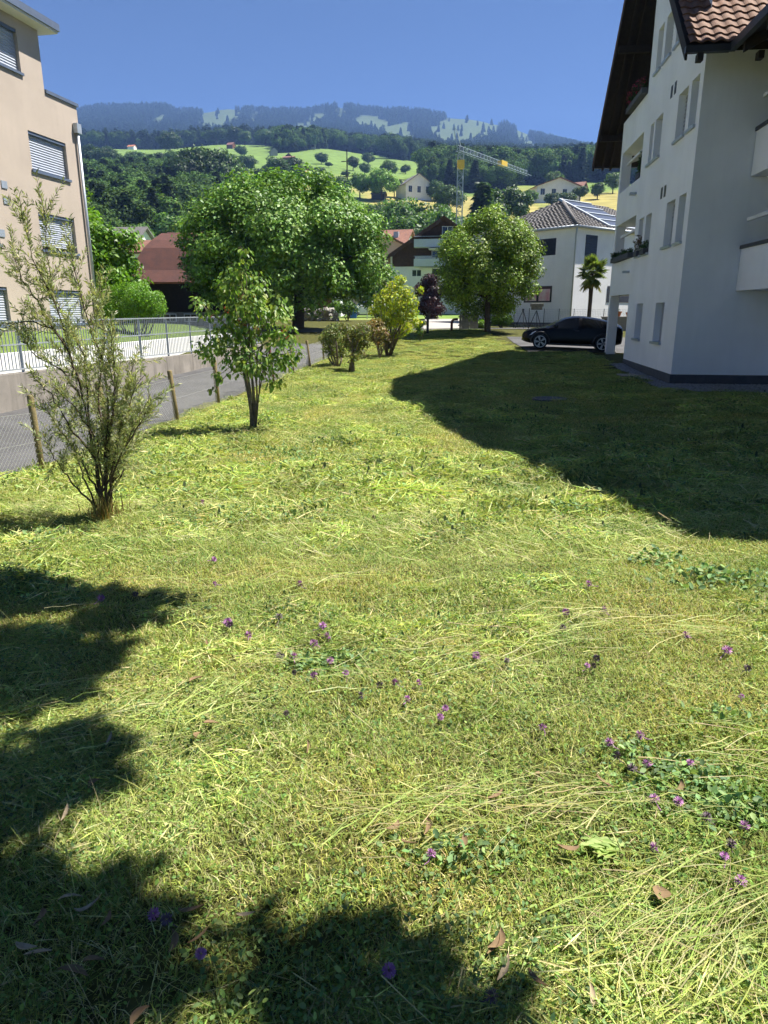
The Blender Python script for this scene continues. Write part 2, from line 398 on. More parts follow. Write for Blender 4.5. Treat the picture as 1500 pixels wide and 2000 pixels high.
fieldn = np.clip((fbm(V[:, 0] / 28 + 4, V[:, 1] / 90, 2, 41) - .40) * 9 + .5, 0, 1) * lowc
cc = meadow[None] * (1 - fieldn[:, None]) + dry[None] * fieldn[:, None]
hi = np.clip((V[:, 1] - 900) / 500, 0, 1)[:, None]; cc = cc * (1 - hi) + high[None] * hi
cc = cc * (0.85 + 0.3 * fbm(V[:, 0] / 20, V[:, 1] / 30, 3, 51))[:, None]
cc = cc * (1 - fo[:, None]) + ff[None] * fo[:, None]
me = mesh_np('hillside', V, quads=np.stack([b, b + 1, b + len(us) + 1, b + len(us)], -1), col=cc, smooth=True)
m, nt, p = newmat('hill_grass'); a = nt.nodes.new('ShaderNodeAttribute'); a.attribute_name = 'col'
nz = nt.nodes.new('ShaderNodeTexNoise'); nz.inputs['Scale'].default_value = .12; nz.inputs['Detail'].default_value = 8
gg = nt.nodes.new('ShaderNodeNewGeometry'); nt.links.new(gg.outputs['Position'], nz.inputs['Vector'])
hs = nt.nodes.new('ShaderNodeHueSaturation'); mr = nt.nodes.new('ShaderNodeMapRange'); mr.inputs[1].default_value = .3; mr.inputs[2].default_value = .7; mr.inputs[3].default_value = .75; mr.inputs[4].default_value = 1.25
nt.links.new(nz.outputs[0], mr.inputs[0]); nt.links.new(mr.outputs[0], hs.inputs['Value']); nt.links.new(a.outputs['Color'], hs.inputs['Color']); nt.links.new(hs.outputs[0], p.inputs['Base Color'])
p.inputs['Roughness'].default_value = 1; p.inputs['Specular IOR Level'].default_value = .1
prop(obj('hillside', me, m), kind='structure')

# the land behind and beside, out to the horizon
prop(MB().quad((-5000, -5000, -3), (5000, -5000, -3), (5000, 60, -3), (-5000, 60, -3)).build('terrain', M_soil), kind='structure')

# road strip between fence and retaining wall
def strip(name, left, right, zf, mt, n=60, m=8, dz=.012):
    """left and right: polylines; a sheet between them laid on the ground"""
    def pl(P, n):
        P = np.array(P, float); s = np.r_[0, np.cumsum(np.linalg.norm(np.diff(P, axis=0), axis=1))]
        t = np.linspace(0, s[-1], n); return np.stack([np.interp(t, s, P[:, 0]), np.interp(t, s, P[:, 1])], -1)
    A = pl(left, n); B = pl(right, n); t = np.linspace(0, 1, m)[None, :, None]
    Q = A[:, None] * (1 - t) + B[:, None] * t
    Z = zf(Q[..., 0], Q[..., 1]) + dz
    V = np.concatenate([Q, Z[..., None]], -1).reshape(-1, 3)
    i, j = np.meshgrid(np.arange(m - 1), np.arange(n - 1)); b = (j * m + i).ravel()
    return prop(obj(name, mesh_np(name, V, quads=np.stack([b, b + 1, b + m + 1, b + m], -1), smooth=True), mt), kind='structure')
FX = [(px - 750) / 1425 * fy for px, fy in zip(FENCE_PX, FY)]
def fence_x(y): return np.interp(y, [FY[0] - 12] + FY + [FY[-1] + 8], [FX[0] - 12 * .107] + FX + [FX[-1] + 8 * .107])
WDX, WDY = math.sin(R(7.5)), math.cos(R(7.5)); WX0, WY0 = -8.1, 15.4
def wall_x(y): return WX0 + (y - WY0) * WDX / WDY
yy = np.linspace(-4, 37, 30)
strip('road', [(wall_x(y) - .05, y) for y in yy], [(float(fence_x(y)) - .12, y) for y in yy], H, M_asphalt, 120, 14)
strip('street', [(-9, 40.5), (-2, 43.2), (6, 44.6), (18, 45.6)], [(-9, 44.5), (-2, 46.4), (6, 47.2), (18, 48.2)], H, M_asphalt, 60, 8, .03)
strip('driveway', [(1.9, 46), (3.2, 52), (3.4, 62)], [(5.0, 46), (6.2, 52), (6.8, 62)], H, M_paving, 40, 8, .06)
strip('parking_area', [(6.2, 31.0), (6.3, 34.5), (6.6, 39)], [(20, 29.5), (20, 34.5), (20, 39.5)], H, M_asphalt, 30, 20, .02)

# ------------------------------------------------------------------ wall with openings
def wall_panel(mb, P, s0, s1, z0, z1, ops, depth, ztop=None):
    """P(s, z, d) gives a point d metres inside the wall face; ops are (s0, s1, z0, z1) openings"""
    S = sorted(set([s0, s1] + [v for o in ops for v in o[:2] if s0 < v < s1]))
    if ztop: S = sorted(set(S + list(np.linspace(s0, s1, 14))))
    Z = sorted(set([z0, z1] + [v for o in ops for v in o[2:] if z0 < v < z1]))
    for a, b in zip(S, S[1:]):
        for c, d in zip(Z, Z[1:]):
            if any(o[0] - 1e-6 <= a and b <= o[1] + 1e-6 and o[2] - 1e-6 <= c and d <= o[3] + 1e-6 for o in ops): continue
            ta, tb = d, d
            if ztop:
                if d == Z[-1]: ta, tb = ztop(a), ztop(b)
                if max(ta, tb) <= c: continue
                ta, tb = max(ta, c), max(tb, c)
            mb.quad(P(a, c, 0), P(b, c, 0), P(b, tb, 0), P(a, ta, 0))
    for (a, b, c, d) in ops:
        if depth <= 0: continue
        for (q, r) in (((a, c), (b, c)), ((b, c), (b, d)), ((b, d), (a, d)), ((a, d), (a, c))):
            mb.quad(P(*q, 0), P(*r, 0), P(*r, depth), P(*q, depth))

def blind(mb, P, a, b, c, d, dep, n):
    """closed slatted blind: tilted overlapping slats"""
    h = (d - c) / n
    for k in range(n):
        z = c + k * h
        mb.quad(P(a, z + .1 * h, dep - .015), P(b, z + .1 * h, dep - .015), P(b, z + h * 1.02, dep + .02), P(a, z + h * 1.02, dep + .02))
        mb.quad(P(a, z + .1 * h, dep - .015), P(b, z + .1 * h, dep - .015), P(b, z - .02 * h, dep + .02), P(a, z - .02 * h, dep + .02))

# ------------------------------------------------------------------ white apartment building on the right
AW = on(1308, 751, -.4); ANG = R(7.28)
WB = empty('white_apartment_building', tuple(AW), -ANG, 'tall white rendered apartment building with dark wooden gable overhang and grey blinds', 'building')
LEN = 10.7; EAVE = 8.0; TANP = .9; RY = 5.8; RZ = EAVE + (RY + 1.1) * TANP
def under(y): return RZ - abs(y - RY) * TANP - .22
PA = lambda s, z, d: (d, s, z)              # facade towards the lawn (local -x)
PB = lambda s, z, d: (s, d, z)              # facade towards the camera (local -y)
wins = [(1.5, 2.55, 1.07, 2.22), (4.3, 5.25, 1.07, 2.22),
        (.42, 1.12, 3.79, 5.02), (1.5, 2.45, 3.79, 5.02), (4.3, 5.1, 3.79, 5.0), (5.42, 6.1, 3.79, 5.0),
        (.35, 1.05, 6.61, 7.81), (1.35, 2.34, 6.61, 7.81), (4.08, 5.0, 6.61, 7.81), (5.2, 5.68, 6.61, 7.81),
        (2.8, 3.42, 9.31, 10.55), (3.84, 4.76, 9.31, 10.55), (5.1, 5.8, 9.31, 10.55)]
bays = [(6.7, 10.38, -.6, 2.56), (6.7, 10.38, 3.8, 5.22), (6.7, 10.38, 6.42, 7.85), (6.6, 10.7, 9.0, 20)]
mb = MB()
wall_panel(mb, PA, 0, LEN, .28, RZ, wins + bays, 0, under)
for o in wins:
    a, b, c, d = o
    for (q, r) in (((a, c), (b, c)), ((b, c), (b, d)), ((b, d), (a, d)), ((a, d), (a, c))):
        mb.quad(PA(*q, 0), PA(*r, 0), PA(*r, .24), PA(*q, .24))
for o in bays[:3]:
    a, b, c, d = o
    for (q, r) in (((a, c), (b, c)), ((b, c), (b, d)), ((b, d), (a, d)), ((a, d), (a, c))):
        mb.quad(PA(*q, 0), PA(*r, 0), PA(*r, .32), PA(*q, .32))
wall_panel(mb, PB, 0, 7.5, .28, 8.6, [], 0)
mb.quad((0, 6.65, .0), (5, 6.65, 0), (5, 6.65, 12), (0, 6.65, 12))
# loggia bay: inner wall, slabs, far-side parapets and posts
mb.box(3.2, 6.66, 0, 3.45, LEN, 11)
for z0, z1 in ((2.56, 2.86), (5.22, 5.52), (7.85, 8.15)): mb.box(.325, 6.68, z0 + .003, 3.2, LEN - .325, z1)
for z0, z1 in ((2.56, 3.8), (5.22, 6.42), (7.85, 9.0)): mb.box(.002, LEN - .32, z0 + .004, 3.3, LEN, z1 - .004)
mb.box(.322, LEN - .318, -.6, .36, LEN - .002, 9); mb.box(3.0, LEN - .318, -.6, 3.32, LEN - .002, 9)
mb.box(.003, 6.6, 9.0, .3, LEN, 9.002)
mb.build('wall', M_white, WB)
MB().box(-.02, -.02, -.4, .05, 6.67, .28).box(.05, -.02, -.4, 7.5, .05, .279).build('plinth', M_plinth, WB)
for (a, b, c, d) in wins:
    bm_ = MB(); blind(bm_, PA, a, b, c, d, .2, 12); w_ = bm_.build('window', M_gblind, WB)
    MB().quad(PA(a, c, .235), PA(b, c, .235), PA(b, d, .235), PA(a, d, .235)).build('pane', M_glass, w_)
    MB().box(-.07, a - .05, c - .06, .22, b + .05, c + .012).build('sill', M_steel, w_)
for (y0, z0) in ((2.75, 7.98), (3.15, 7.98), (2.75, 5.25), (3.15, 5.25)):
    MB().box(-.012, y0, z0, .05, y0 + .2, z0 + .32).build('vent', M_dark, WB)
# main roof: slabs, soffit beams, verge boards
def slope(mb, y0, y1, x0, x1, t, up):
    z = lambda y: RZ - abs(y - RY) * TANP + up
    mb.prism([(x0, y0, z(y0)), (x0, y1, z(y1)), (x0, y1, z(y1) - t), (x0, y0, z(y0) - t)], (x1 - x0, 0, 0))
rf = MB(); slope(rf, -1.1, RY, -.72, 7.5, .16, 0); slope(rf, RY, 12.7, -.72, 7.5, .16, 0); roof = rf.build('roof', M_wood, WB)
bmv = MB()
for (y0, y1) in ((-1.14, RY), (RY, 12.74)):
    z = lambda y: RZ - abs(y - RY) * TANP
    bmv.prism([(-.78, y0, z(y0) + .03), (-.78, y1, z(y1) + .03), (-.78, y1, z(y1) - .3), (-.78, y0, z(y0) - .3)], (.055, 0, 0))
bmv.build('verge_board', M_wood, roof)
for yb in (-.6, 2.2, RY, 9.0, 11.6):
    zb = RZ - abs(yb - RY) * TANP - .17
    MB().box(-.7, yb - .09, zb - .26, .4, yb + .09, zb - .03).build('purlin', M_wood, roof)
for xr in (-.42, -.1):
    k = MB()
    z = lambda y: RZ - abs(y - RY) * TANP - .165
    k.prism([(xr, RY, z(RY)), (xr, 12.72, z(12.72)), (xr, 12.72, z(12.72) - .14), (xr, RY, z(RY) - .14)], (.09, 0, 0)).build('rafter', M_wood, roof)
MB().box(-.8, -1.26, EAVE - .2, .2, -1.1, EAVE - .06).build('gutter', M_dark, roof)
MB().box(-.8, 12.7, EAVE - .22, 7.5, 12.84, EAVE - .06).build('gutter', M_dark, roof)
for xx in (-.5, .85): MB().box(xx, -1.2, EAVE - .36, xx + .13, -.98, EAVE - .2).build('rafter_end', M_wood, roof)
# interlocking tiles of the near slope, one object each, sharing two meshes
def tile_mesh(name, mt, w=.3, l=.42, n=8):
    prof = []
    for k in range(n + 1):
        t = k / n; x = t * (w + .02)
        prof.append((x, .018 + .034 * math.sin(math.pi * min(1, t / .62)) if t < .62 else .018 - .012 * math.sin(math.pi * (t - .62) / .38)))
    v = []; f = []
    for yy_, lift in ((0, .045), (l, 0.0)):
        for (x, z) in prof: v.append((x, yy_, z + lift))
    for (x, z) in prof: v.append((x, .006, z + .045 - .03))
    n1 = n + 1
    for k in range(n): f.append((k, k + 1, n1 + k + 1, n1 + k)); f.append((k, 2 * n1 + k, 2 * n1 + k + 1, k + 1))
    me = bpy.data.meshes.new(name); me.from_pydata(v, [], f); me.materials.append(mt); me.update(); return me
TMS = [tile_mesh('roof_tile', M_tile), tile_mesh('roof_tile', M_tile2)]
pa = math.atan(TANP)
for r_ in range(12):
    for c_ in range(14):
        y = -1.14 + r_ * .34 * math.cos(pa); z = EAVE - .02 + r_ * .34 * math.sin(pa)
        x = -.70 + c_ * .3
        if x > -.1 + .95 + r_ * .0 + 2.2: continue
        o = obj('roof_tile', TMS[0 if random.random() < .6 else 1], None, roof)
        o.location = (x + random.uniform(-.006, .006), y, z + random.uniform(0, .008)); o.rotation_euler = (pa + random.uniform(-.012, .012), 0, random.uniform(-.012, .012))
for k in range(30):
    y = 12.75 - k * .3 * math.cos(pa) * 1.05
    if y < RY: break
    o = MB().box(-.8, -.2, -.02, -.5, .2, .055).build('verge_tile', M_tile, roof)
    o.location = (0, y - .1, RZ - abs(y - RY) * TANP + .02); o.rotation_euler = (-pa - .1, 0, 0)
# wing with balconies, reaching towards the camera beside the lawn
def wz(y): return 6.5 + (y + 12.9) * .474  # made-up roof height, pitched to shape the shadow on the lawn
WE = -13.7
wg = MB(); wg.prism([(2.6, -12.2, -.4), (2.6, .3, -.4), (2.6, .3, 11.6), (2.6, -1.6, 11.5), (2.6, -12.2, 6.5)], (6.4, 0, 0)); wg.build('wing_wall', M_white, WB)
wr = MB(); wr.prism([(-.6, WE, wz(WE)), (-.6, -1.2, wz(-1.2)), (-.6, -1.2, wz(-1.2) - .25), (-.6, WE, wz(WE) - .25)], (9.8, 0, 0))  # unseen wing roof, its outline shaped to cast the lawn shadow
wr.prism([(-.7, -1.2, wz(-1.2)), (-.7, 2.1, 13.3), (-.7, 2.1, 12.9), (-.7, -1.2, wz(-1.2) - .25)], (.85, 0, 0)); wr.prism([(.16, -1.19, wz(-1.2)), (.16, .02, 12.45), (.16, .02, 12.2), (.16, -1.19, wz(-1.2) - .25)], (9, 0, 0)); wr.prism([(.151, .021, 12.3), (1.72, .021, 12.3), (1.38, .5, 12.3), (1.06, .9, 12.3), (.7, 1.54, 12.3), (.151, 1.96, 12.3)], (0, 0, .35)); wr.build('shadow_caster_roof', M_tile, WB)  # unseen slabs added to close lit gaps in the lawn shadow
dm = MB(); dm.prism([(-.6, 2.0, 10.3), (-.6, 2.0, 13.2), (-.6, 5.4, 14.0), (-.6, 5.4, 13.3)], (4.0, 0, 0)); dm.build('shadow_caster_dormer', M_wood, WB)  # unseen dormer added only to fill out the shadow on the lawn
pr = MB(); pr.prism([(.3, -7.6, 8.0), (2.7, -7.6, 9.0), (2.7, -7.6, 8.8), (.3, -7.6, 7.86)], (0, 6.44, 0)); pr.build('balcony_roof', M_wood, WB)
MB().box(.2, -7.6, 7.8, .32, -1.16, 7.98).build('gutter', M_dark, WB)
for k in range(5):
    yk = -7.2 + k * 1.35
    MB().prism([(.34, yk, 7.84), (2.6, yk, 9.1), (2.6, yk, 8.8), (.34, yk, 7.6)], (0, .1, 0)).build('rafter_end', M_wood, WB)
for zb in (2.5, 5.3):
    bl = MB(); bl.box(1.42, -9.5, zb, 1.58, -.02, zb + 1.05); bl.box(1.58, -9.5, zb, 2.6, -.02, zb + .2); bl.build('balcony', M_white, WB)
    MB().box(1.38, -9.5, zb + 1.05, 1.62, -.01, zb + 1.14).build('balcony_coping', M_plinth, WB)
    MB().quad((1.35, -6, zb + 1.75), (2.4, -6, zb + 2.3), (2.4, -.5, zb + 2.3), (1.35, -.5, zb + 1.75)).box(1.3, -6, zb + 1.68, 1.36, -.5, zb + 1.76).build('awning', M_awning, WB)
# loggia fittings seen through the openings
for zb in (3.8, 6.42):
    MB().quad((.15, 7.2, zb + 1.0), (1.2, 7.2, zb + 1.3), (1.2, 9.9, zb + 1.3), (.15, 9.9, zb + 1.0)).box(.1, 7.2, zb + .93, .17, 9.9, zb + 1.01).build('awning', M_awning, WB)
    MB().box(-.22, 7.0, zb - .5, .0, 7.25, zb - .42).build('bracket', M_steel, WB)
# slab and drain beside the wall
pt = WB.matrix_basis @ Vector((-.5, 2.4, 0))
for (lx, ly, nm, lb, w_, l_, mt) in ((-.62, 2.6, 'stone_slab', 'flat grey stone slab lying beside the white building plinth', .55, .8, M_concrete),
                                  (-3.6, -3.2, 'manhole_cover', 'dark round manhole cover sunk in the shaded lawn', .4, .4, M_plinth)):
    q = Matrix.Rotation(-ANG, 3, 'Z') @ Vector((lx, ly, 0)); x, y = AW[0] + q.x, AW[1] + q.y
    z = hz(x, y)
    if nm == 'stone_slab':
        o = MB().box(-w_ / 2, -l_ / 2, -.04, w_ / 2, l_ / 2, .05).build(nm, mt, None, bevel=.01)
    else:
        o = MB().tube([(0, 0, -.05), (0, 0, .05)], .42, 24).build(nm, mt)
    o.location = (x, y, z); o.rotation_euler = (0, 0, -ANG); prop(o, lb, 'slab' if nm == 'stone_slab' else 'manhole cover')
def wb_local(x, y):
    dx = x - AW[0]; dy = y - AW[1]
    return dx * math.cos(ANG) - dy * math.sin(ANG), dx * math.sin(ANG) + dy * math.cos(ANG)
def wb_world(lx, ly):
    return AW[0] + lx * math.cos(ANG) + ly * math.sin(ANG), AW[1] - lx * math.sin(ANG) + ly * math.cos(ANG)

# ------------------------------------------------------------------ beige building on the left
YC = 31.0; CC = at(187, 560, YC); BA = R(11.1); BZ = .6
BB = empty('beige_apartment_building', (CC[0], CC[1], BZ), -BA, 'beige rendered apartment block with silver window blinds and flat overhanging roof', 'building')
OVX, OVS = .5, -1.46
PL = lambda s, z, d: (-d, s, z - BZ)
bw = [(-3.18, -1.0, 6.5, 7.8), (-3.18, -1.0, 3.78, 5.08), (-3.18, -1.0, 1.1, 2.36), (-7.6, -5.4, 1.1, 2.38), (-7.6, -5.4, 3.78, 5.08), (-7.6, -5.4, 6.5, 7.8), (-5.3, -3.12, 9.6, 10.95)]
mb = MB(); wall_panel(mb, PL, -16, 0, BZ - 1, 9.3, bw[:6], .2)
wall_panel(mb, PL, -16, -1.93, 9.3, 11.3, bw[6:], .2)
mb.quad((0, 0, -1), (-9, 0, -1), (-9, 0, 9.3 - BZ), (0, 0, 9.3 - BZ)); mb.quad((0, -1.93, 8.7), (-9, -1.93, 8.7), (-9, -1.93, 10.7), (0, -1.93, 10.7))
mb.quad((0, -16, -1), (-9, -16, -1), (-9, -16, 10.7), (0, -16, 10.7))
mb.quad((0, -1.93, 8.695), (-9, -1.93, 8.695), (-9, 0, 8.695), (0, 0, 8.695)).build('wall', M_beige, BB)
for (a, b, c, d) in bw:
    k = MB(); blind(k, PL, a, b, c + (.14 if c in (3.78,) and a > -4 else 0), d, .13, 15)
    w_ = k.build('window', M_alu, BB)
    MB().quad(PL(a, c, .195), PL(b, c, .195), PL(b, d, .195), PL(a, d, .195)).build('pane', M_glass, w_)
    MB().box(-.15, a - .06, c - .08 - BZ, .07, b + .06, c + .005 - BZ).build('sill', M_slate, w_)
    MB().box(-.19, a + .002, d - .1 - BZ, -.03, b - .002, d - .004 - BZ).build('blind_box', M_slate, w_)
r_ = MB().box(-10, -17, 11.3 - BZ, OVX, OVS, 11.38 - BZ).build('roof', M_soffit, BB)
MB().box(-10.1, -17.1, 11.38 - BZ, OVX + .06, OVS + .06, 11.62 - BZ).build('fascia', M_slate, r_)
MB().box(-9, -1.9, 9.3 - BZ + .004, .06, .06, 9.42 - BZ).build('cornice', M_slate, BB)
dp = MB(); dp.tube([(.1, -.26, .5), (.1, -.26, 7.85)], .06, 10).build('downpipe', M_steel, BB, True)
MB().box(.02, -.4, 7.7, .2, -.12, 8.05).build('rainwater_head', M_steel, BB)
for (s, z) in ((-4.82, 5.75), (-4.82, 5.25), (-5.28, 4.15)):
    MB().box(-.05, s - .14, z - .12 - BZ, .03, s + .14, z + .12 - BZ).build('vent', M_steel, BB)

# retaining wall, railing, white ramp wall, terrace
yw0, yw1 = 4.0, 34.0
ww = empty('concrete_retaining_wall', (wall_x(yw0), yw0, 0), 0, 'stained grey concrete retaining wall along the asphalt road', 'wall')
def wtop(y): return float(np.interp(y, [4, 15.4, 26, 34], [.36, .27, .1, .08]))
k = MB(); n = 14
for i_ in range(n):
    y0 = yw0 + (yw1 - yw0) * i_ / n; y1 = yw0 + (yw1 - yw0) * (i_ + 1) / n - .012
    k2 = MB(); P0 = (wall_x(y0) - wall_x(yw0), y0 - yw0); P1 = (wall_x(y1) - wall_x(yw0), y1 - yw0)
    k2.add([(P0[0], P0[1], -1), (P1[0], P1[1], -1), (P1[0] - .24, P1[1], -1), (P0[0] - .24, P0[1], -1), (P0[0], P0[1], wtop(y0)), (P1[0], P1[1], wtop(y1)), (P1[0] - .24, P1[1], wtop(y1)), (P0[0] - .24, P0[1], wtop(y0))],
           [(0, 1, 5, 4), (1, 2, 6, 5), (2, 3, 7, 6), (3, 0, 4, 7), (4, 5, 6, 7)])
    k2.build('wall_section', M_concrete, ww)
rl = empty('metal_railing', (wall_x(yw0) - .12, yw0, 0), 0, 'galvanised steel railing of close vertical bars on the concrete wall', 'railing')
def rail(z, w, h):
    for i_ in range(6):
        y0 = yw0 + (yw1 - yw0) * i_ / 6; y1 = yw0 + (yw1 - yw0) * (i_ + 1) / 6
        zz = (lambda y: wtop(y) + .08) if z is None else (lambda y: z)
        MB().bar((wall_x(y0) - wall_x(yw0), y0 - yw0, zz(y0)), (wall_x(y1) - wall_x(yw0), y1 - yw0, zz(y1)), w, h).build('rail', M_steel, rl)
rail(1.36, .05, .035); rail(.87, .035, .03); rail(None, .045, .03)
barm = MB().box(-.009, -.006, 0, .009, .006, 1.0).mesh('bar'); barm.materials.append(M_steel)
y = yw0 + 2.5; c_ = 0
while y < yw1 and c_ < 260:
    o = obj('bar', barm, None, rl, (wall_x(y) - wall_x(yw0), y - yw0, wtop(y) + .09)); o.scale = (1, 1, 1.35 - wtop(y) - .09)
    if c_ % 16 == 0:
        MB().box(-.03, -.02, -.1, .03, .02, 1.34 - wtop(y)).build('post', M_steel, rl, loc=(wall_x(y) - wall_x(yw0) - .03, y - yw0 + .03, wtop(y)))
    y += .12; c_ += 1
k = MB(); a0 = (wall_x(2) - 3.1, 2); a1 = (wall_x(39) - 3.1, 39)
k.prism([(a0[0], a0[1], -1), (a1[0], a1[1], -1), (a1[0] - .25, a1[1], -1), (a0[0] - .25, a0[1], -1)], (0, 0, 1.43))
prop(k.build('white_garden_wall', M_white, None), 'low white painted wall behind the metal railing, lawn above it', 'wall')
k = MB()
tx = lambda y: wall_x(y) - 3.2
def terz(x, y): return .40 + np.clip((tx(y) - x) * .16, 0, .5)
xs_ = np.linspace(0, 26, 20); ys_ = np.linspace(2, 40, 24)
Tx, Ty = np.meshgrid(xs_, ys_); Vx = tx(Ty) - Tx; V = np.stack([Vx, Ty, terz(Vx, Ty)], -1).reshape(-1, 3)
i, j = np.meshgrid(np.arange(19), np.arange(23)); b = (j * 20 + i).ravel()
M_turf = mat('far_turf', (.13, .185, .045), 1, .35, 5, .6, 60, spec=.1)
prop(obj('terrace', mesh_np('terrace', V, quads=np.stack([b, b + 1, b + 21, b + 20], -1), smooth=True), M_turf), kind='structure')

# wire fence on wooden posts
wf = empty('wire_fence', (FX[0], FY[0], hz(FX[0], FY[0])), 0, 'low chain link fence on round wooden posts along the road', 'fence')
o0 = np.array([FX[0], FY[0], hz(FX[0], FY[0])])
FP = [(FX[0] - .33, FY[0] - 2.7)] + list(zip(FX, FY)) + [(FX[-1] + .3, FY[-1] + 2.7)]
tops = []
for q, (x, y) in enumerate(FP):
    z = hz(x, y); lean = Vector((random.uniform(-.05, .03) - .05, random.uniform(-.03, .03), 1)).normalized()
    hgt = .98 + random.uniform(-.05, .06)
    p0 = Vector((x, y, z - .2)) - Vector(o0); p1 = p0 + lean * (hgt + .2)
    rr = .05 + random.uniform(-.006, .006)
    MB().tube([p0, p0.lerp(p1, .5), p1 - lean * .015, p1], [rr, rr * .97, rr * .95, rr * .8], 10).build('post', M_post if q != 6 else M_redpipe, wf, True)
    tops.append((p0 + lean * .2, lean))
for (p0, l0), (p1, l1) in zip(tops, tops[1:]):
    k = MB(); Ls = (p1 - p0).length; Hh = .80; n = max(1, int(Ls / .075))
    A = lambda t, h: p0.lerp(p1, t) + l0.lerp(l1, t) * h
    for q in range(-int(Hh / .075), n):
        for sg in (1, -1):
            t0 = q / n; t1 = t0 + (Hh / .075) / n; h0, h1 = (0.03, Hh) if sg > 0 else (Hh, 0.03)
            ta, tb = max(0, t0), min(1, t1)
            if tb <= ta: continue
            ha = h0 + (h1 - h0) * (ta - t0) / (t1 - t0); hb = h0 + (h1 - h0) * (tb - t0) / (t1 - t0)
            k.bar(A(ta, ha), A(tb, hb), .0032)
    for h in (.04, .42, .8): k.bar(A(0, h), A(1, h), .0045)
    prop(k.build('wire_mesh', M_wire, wf), kind='stuff')

# ------------------------------------------------------------------ leaves
T_FOLD = (np.array([(0, 0, 0), (.5, .32, .07), (1, 0, 0), (.5, -.32, .07)]), np.array([(0, 2, 1), (0, 3, 2)]))
T_OVAL = (np.array([(0, 0, 0), (.3, .27, .05), (.68, .24, .04), (1, 0, -.06), (.68, -.24, .04), (.3, -.27, .05)]), np.array([(0, 2, 1), (0, 3, 2), (0, 4, 3), (0, 5, 4)]))
T_LANCE = (np.array([(0, 0, 0), (.45, .10, .02), (1, 0, 0), (.45, -.10, .02)]), np.array([(0, 2, 1), (0, 3, 2)]))
T_LOBE = (np.array([(0, 0, 0), (.35, .5, .06), (.5, .2, .02), (1, 0, -.05), (.5, -.2, .02), (.35, -.5, .06)]), np.array([(0, 2, 1), (0, 3, 2), (0, 4, 3), (0, 5, 4)]))
def unit(v): return v / np.maximum(np.linalg.norm(v, axis=-1, keepdims=True), 1e-9)
def leaves_arrays(P, axis, normal, S, col, T):
    a = unit(axis); b = unit(np.cross(normal, a)); c = np.cross(a, b)
    tv, tf = T; n = len(P); k = len(tv)
    V = P[:, None] + S[:, None, None] * (a[:, None] * tv[None, :, 0:1] + b[:, None] * tv[None, :, 1:2] + c[:, None] * tv[None, :, 2:3])
    F = (tf[None] + (np.arange(n) * k)[:, None, None]).reshape(-1, 3)
    return V.reshape(-1, 3), F, np.repeat(col, k, axis=0)
def join_arrays(parts):
    V = []; F = []; C = []; n = 0
    for v, f, c in parts: V.append(v); F.append(f + n); C.append(c); n += len(v)
    return np.concatenate(V), np.concatenate(F), np.concatenate(C)
def palette(n, cols, jit=.18, r=None, gain=1.0):
    r = r or rng; c = np.array(cols)[r.integers(0, len(cols), n)]
    return np.clip(c * (1 + jit * r.normal(size=(n, 1))) * (1 + .06 * r.normal(size=(n, 3))), .004, 1)
def crown_arrays(cl, n, size, cols, T=T_FOLD, droop=0.0, shell=.45, upb=.5, r=None, jit=.16, squash=.8):
    """cl: clump centres and radii (m, 4); leaves spread through each clump, denser to its outside"""
    r = r or rng
    cl = np.asarray(cl, float); w = cl[:, 3] ** 2; k = r.choice(len(cl), n, p=w / w.sum())
    d = unit(r.normal(size=(n, 3))); rad = cl[k, 3:4] * (r.random((n, 1)) ** shell)
    P = cl[k, :3] + d * rad * np.array([1, 1, squash])
    ctr = cl[:, :3].mean(0)
    out = unit(P - ctr)
    nrm = unit(.55 * out + upb * np.array([0, 0, 1.]) + .5 * d + .55 * r.normal(size=(n, 3)))
    ax = unit(np.cross(nrm, r.normal(size=(n, 3)))); ax = unit(ax + np.array([0, 0, -droop]))
    S = size * (.65 + .7 * r.random(n))
    cv = 1 + .14 * r.normal(size=(len(cl), 1))
    return leaves_arrays(P, ax, nrm, S, palette(n, cols, jit, r) * cv[k] * 1.35, T)
def ell(c, rad, n, rmin, rmax, r=None, low=-1.0, s0=.5):
    r = r or rng; out = []
    while len(out) < n:
        d = r.normal(size=3); d /= np.linalg.norm(d)
        if d[2] < low: continue
        q = (s0 + (1 - s0) * r.random() ** .6); rr = rmin + (rmax - rmin) * r.random()
        m_ = 1 - rr / max(rad) * .8
        out.append((c[0] + d[0] * rad[0] * q * m_, c[1] + d[1] * rad[1] * q * m_, c[2] + d[2] * rad[2] * q * m_, rr))
    return np.array(out)
def limbs(mb, base, fork, cl, r0, n=10, r=None, trunk_n=10):
    r = r or rng; b = Vector(base); f = Vector(fork)
    mid = b.lerp(f, .5) + Vector((r.normal() * .04, r.normal() * .04, 0)) * (f - b).length
    mb.tube([b - Vector((0, 0, .15)), b + Vector((0, 0, .05)), mid, f], [r0 * 1.45, r0 * 1.15, r0 * .9, r0 * .75], trunk_n)
    for i_ in r.permutation(len(cl))[:n]:
        e = Vector(cl[i_, :3]); s = b.lerp(f, .75 + .25 * r.random())
        m1 = s.lerp(e, .5) + Vector((r.normal(), r.normal(), .6 + r.normal() * .3)) * (e - s).length * .07
        mb.tube([s, m1, e], [r0 * .42, r0 * .26, r0 * .07], 6)
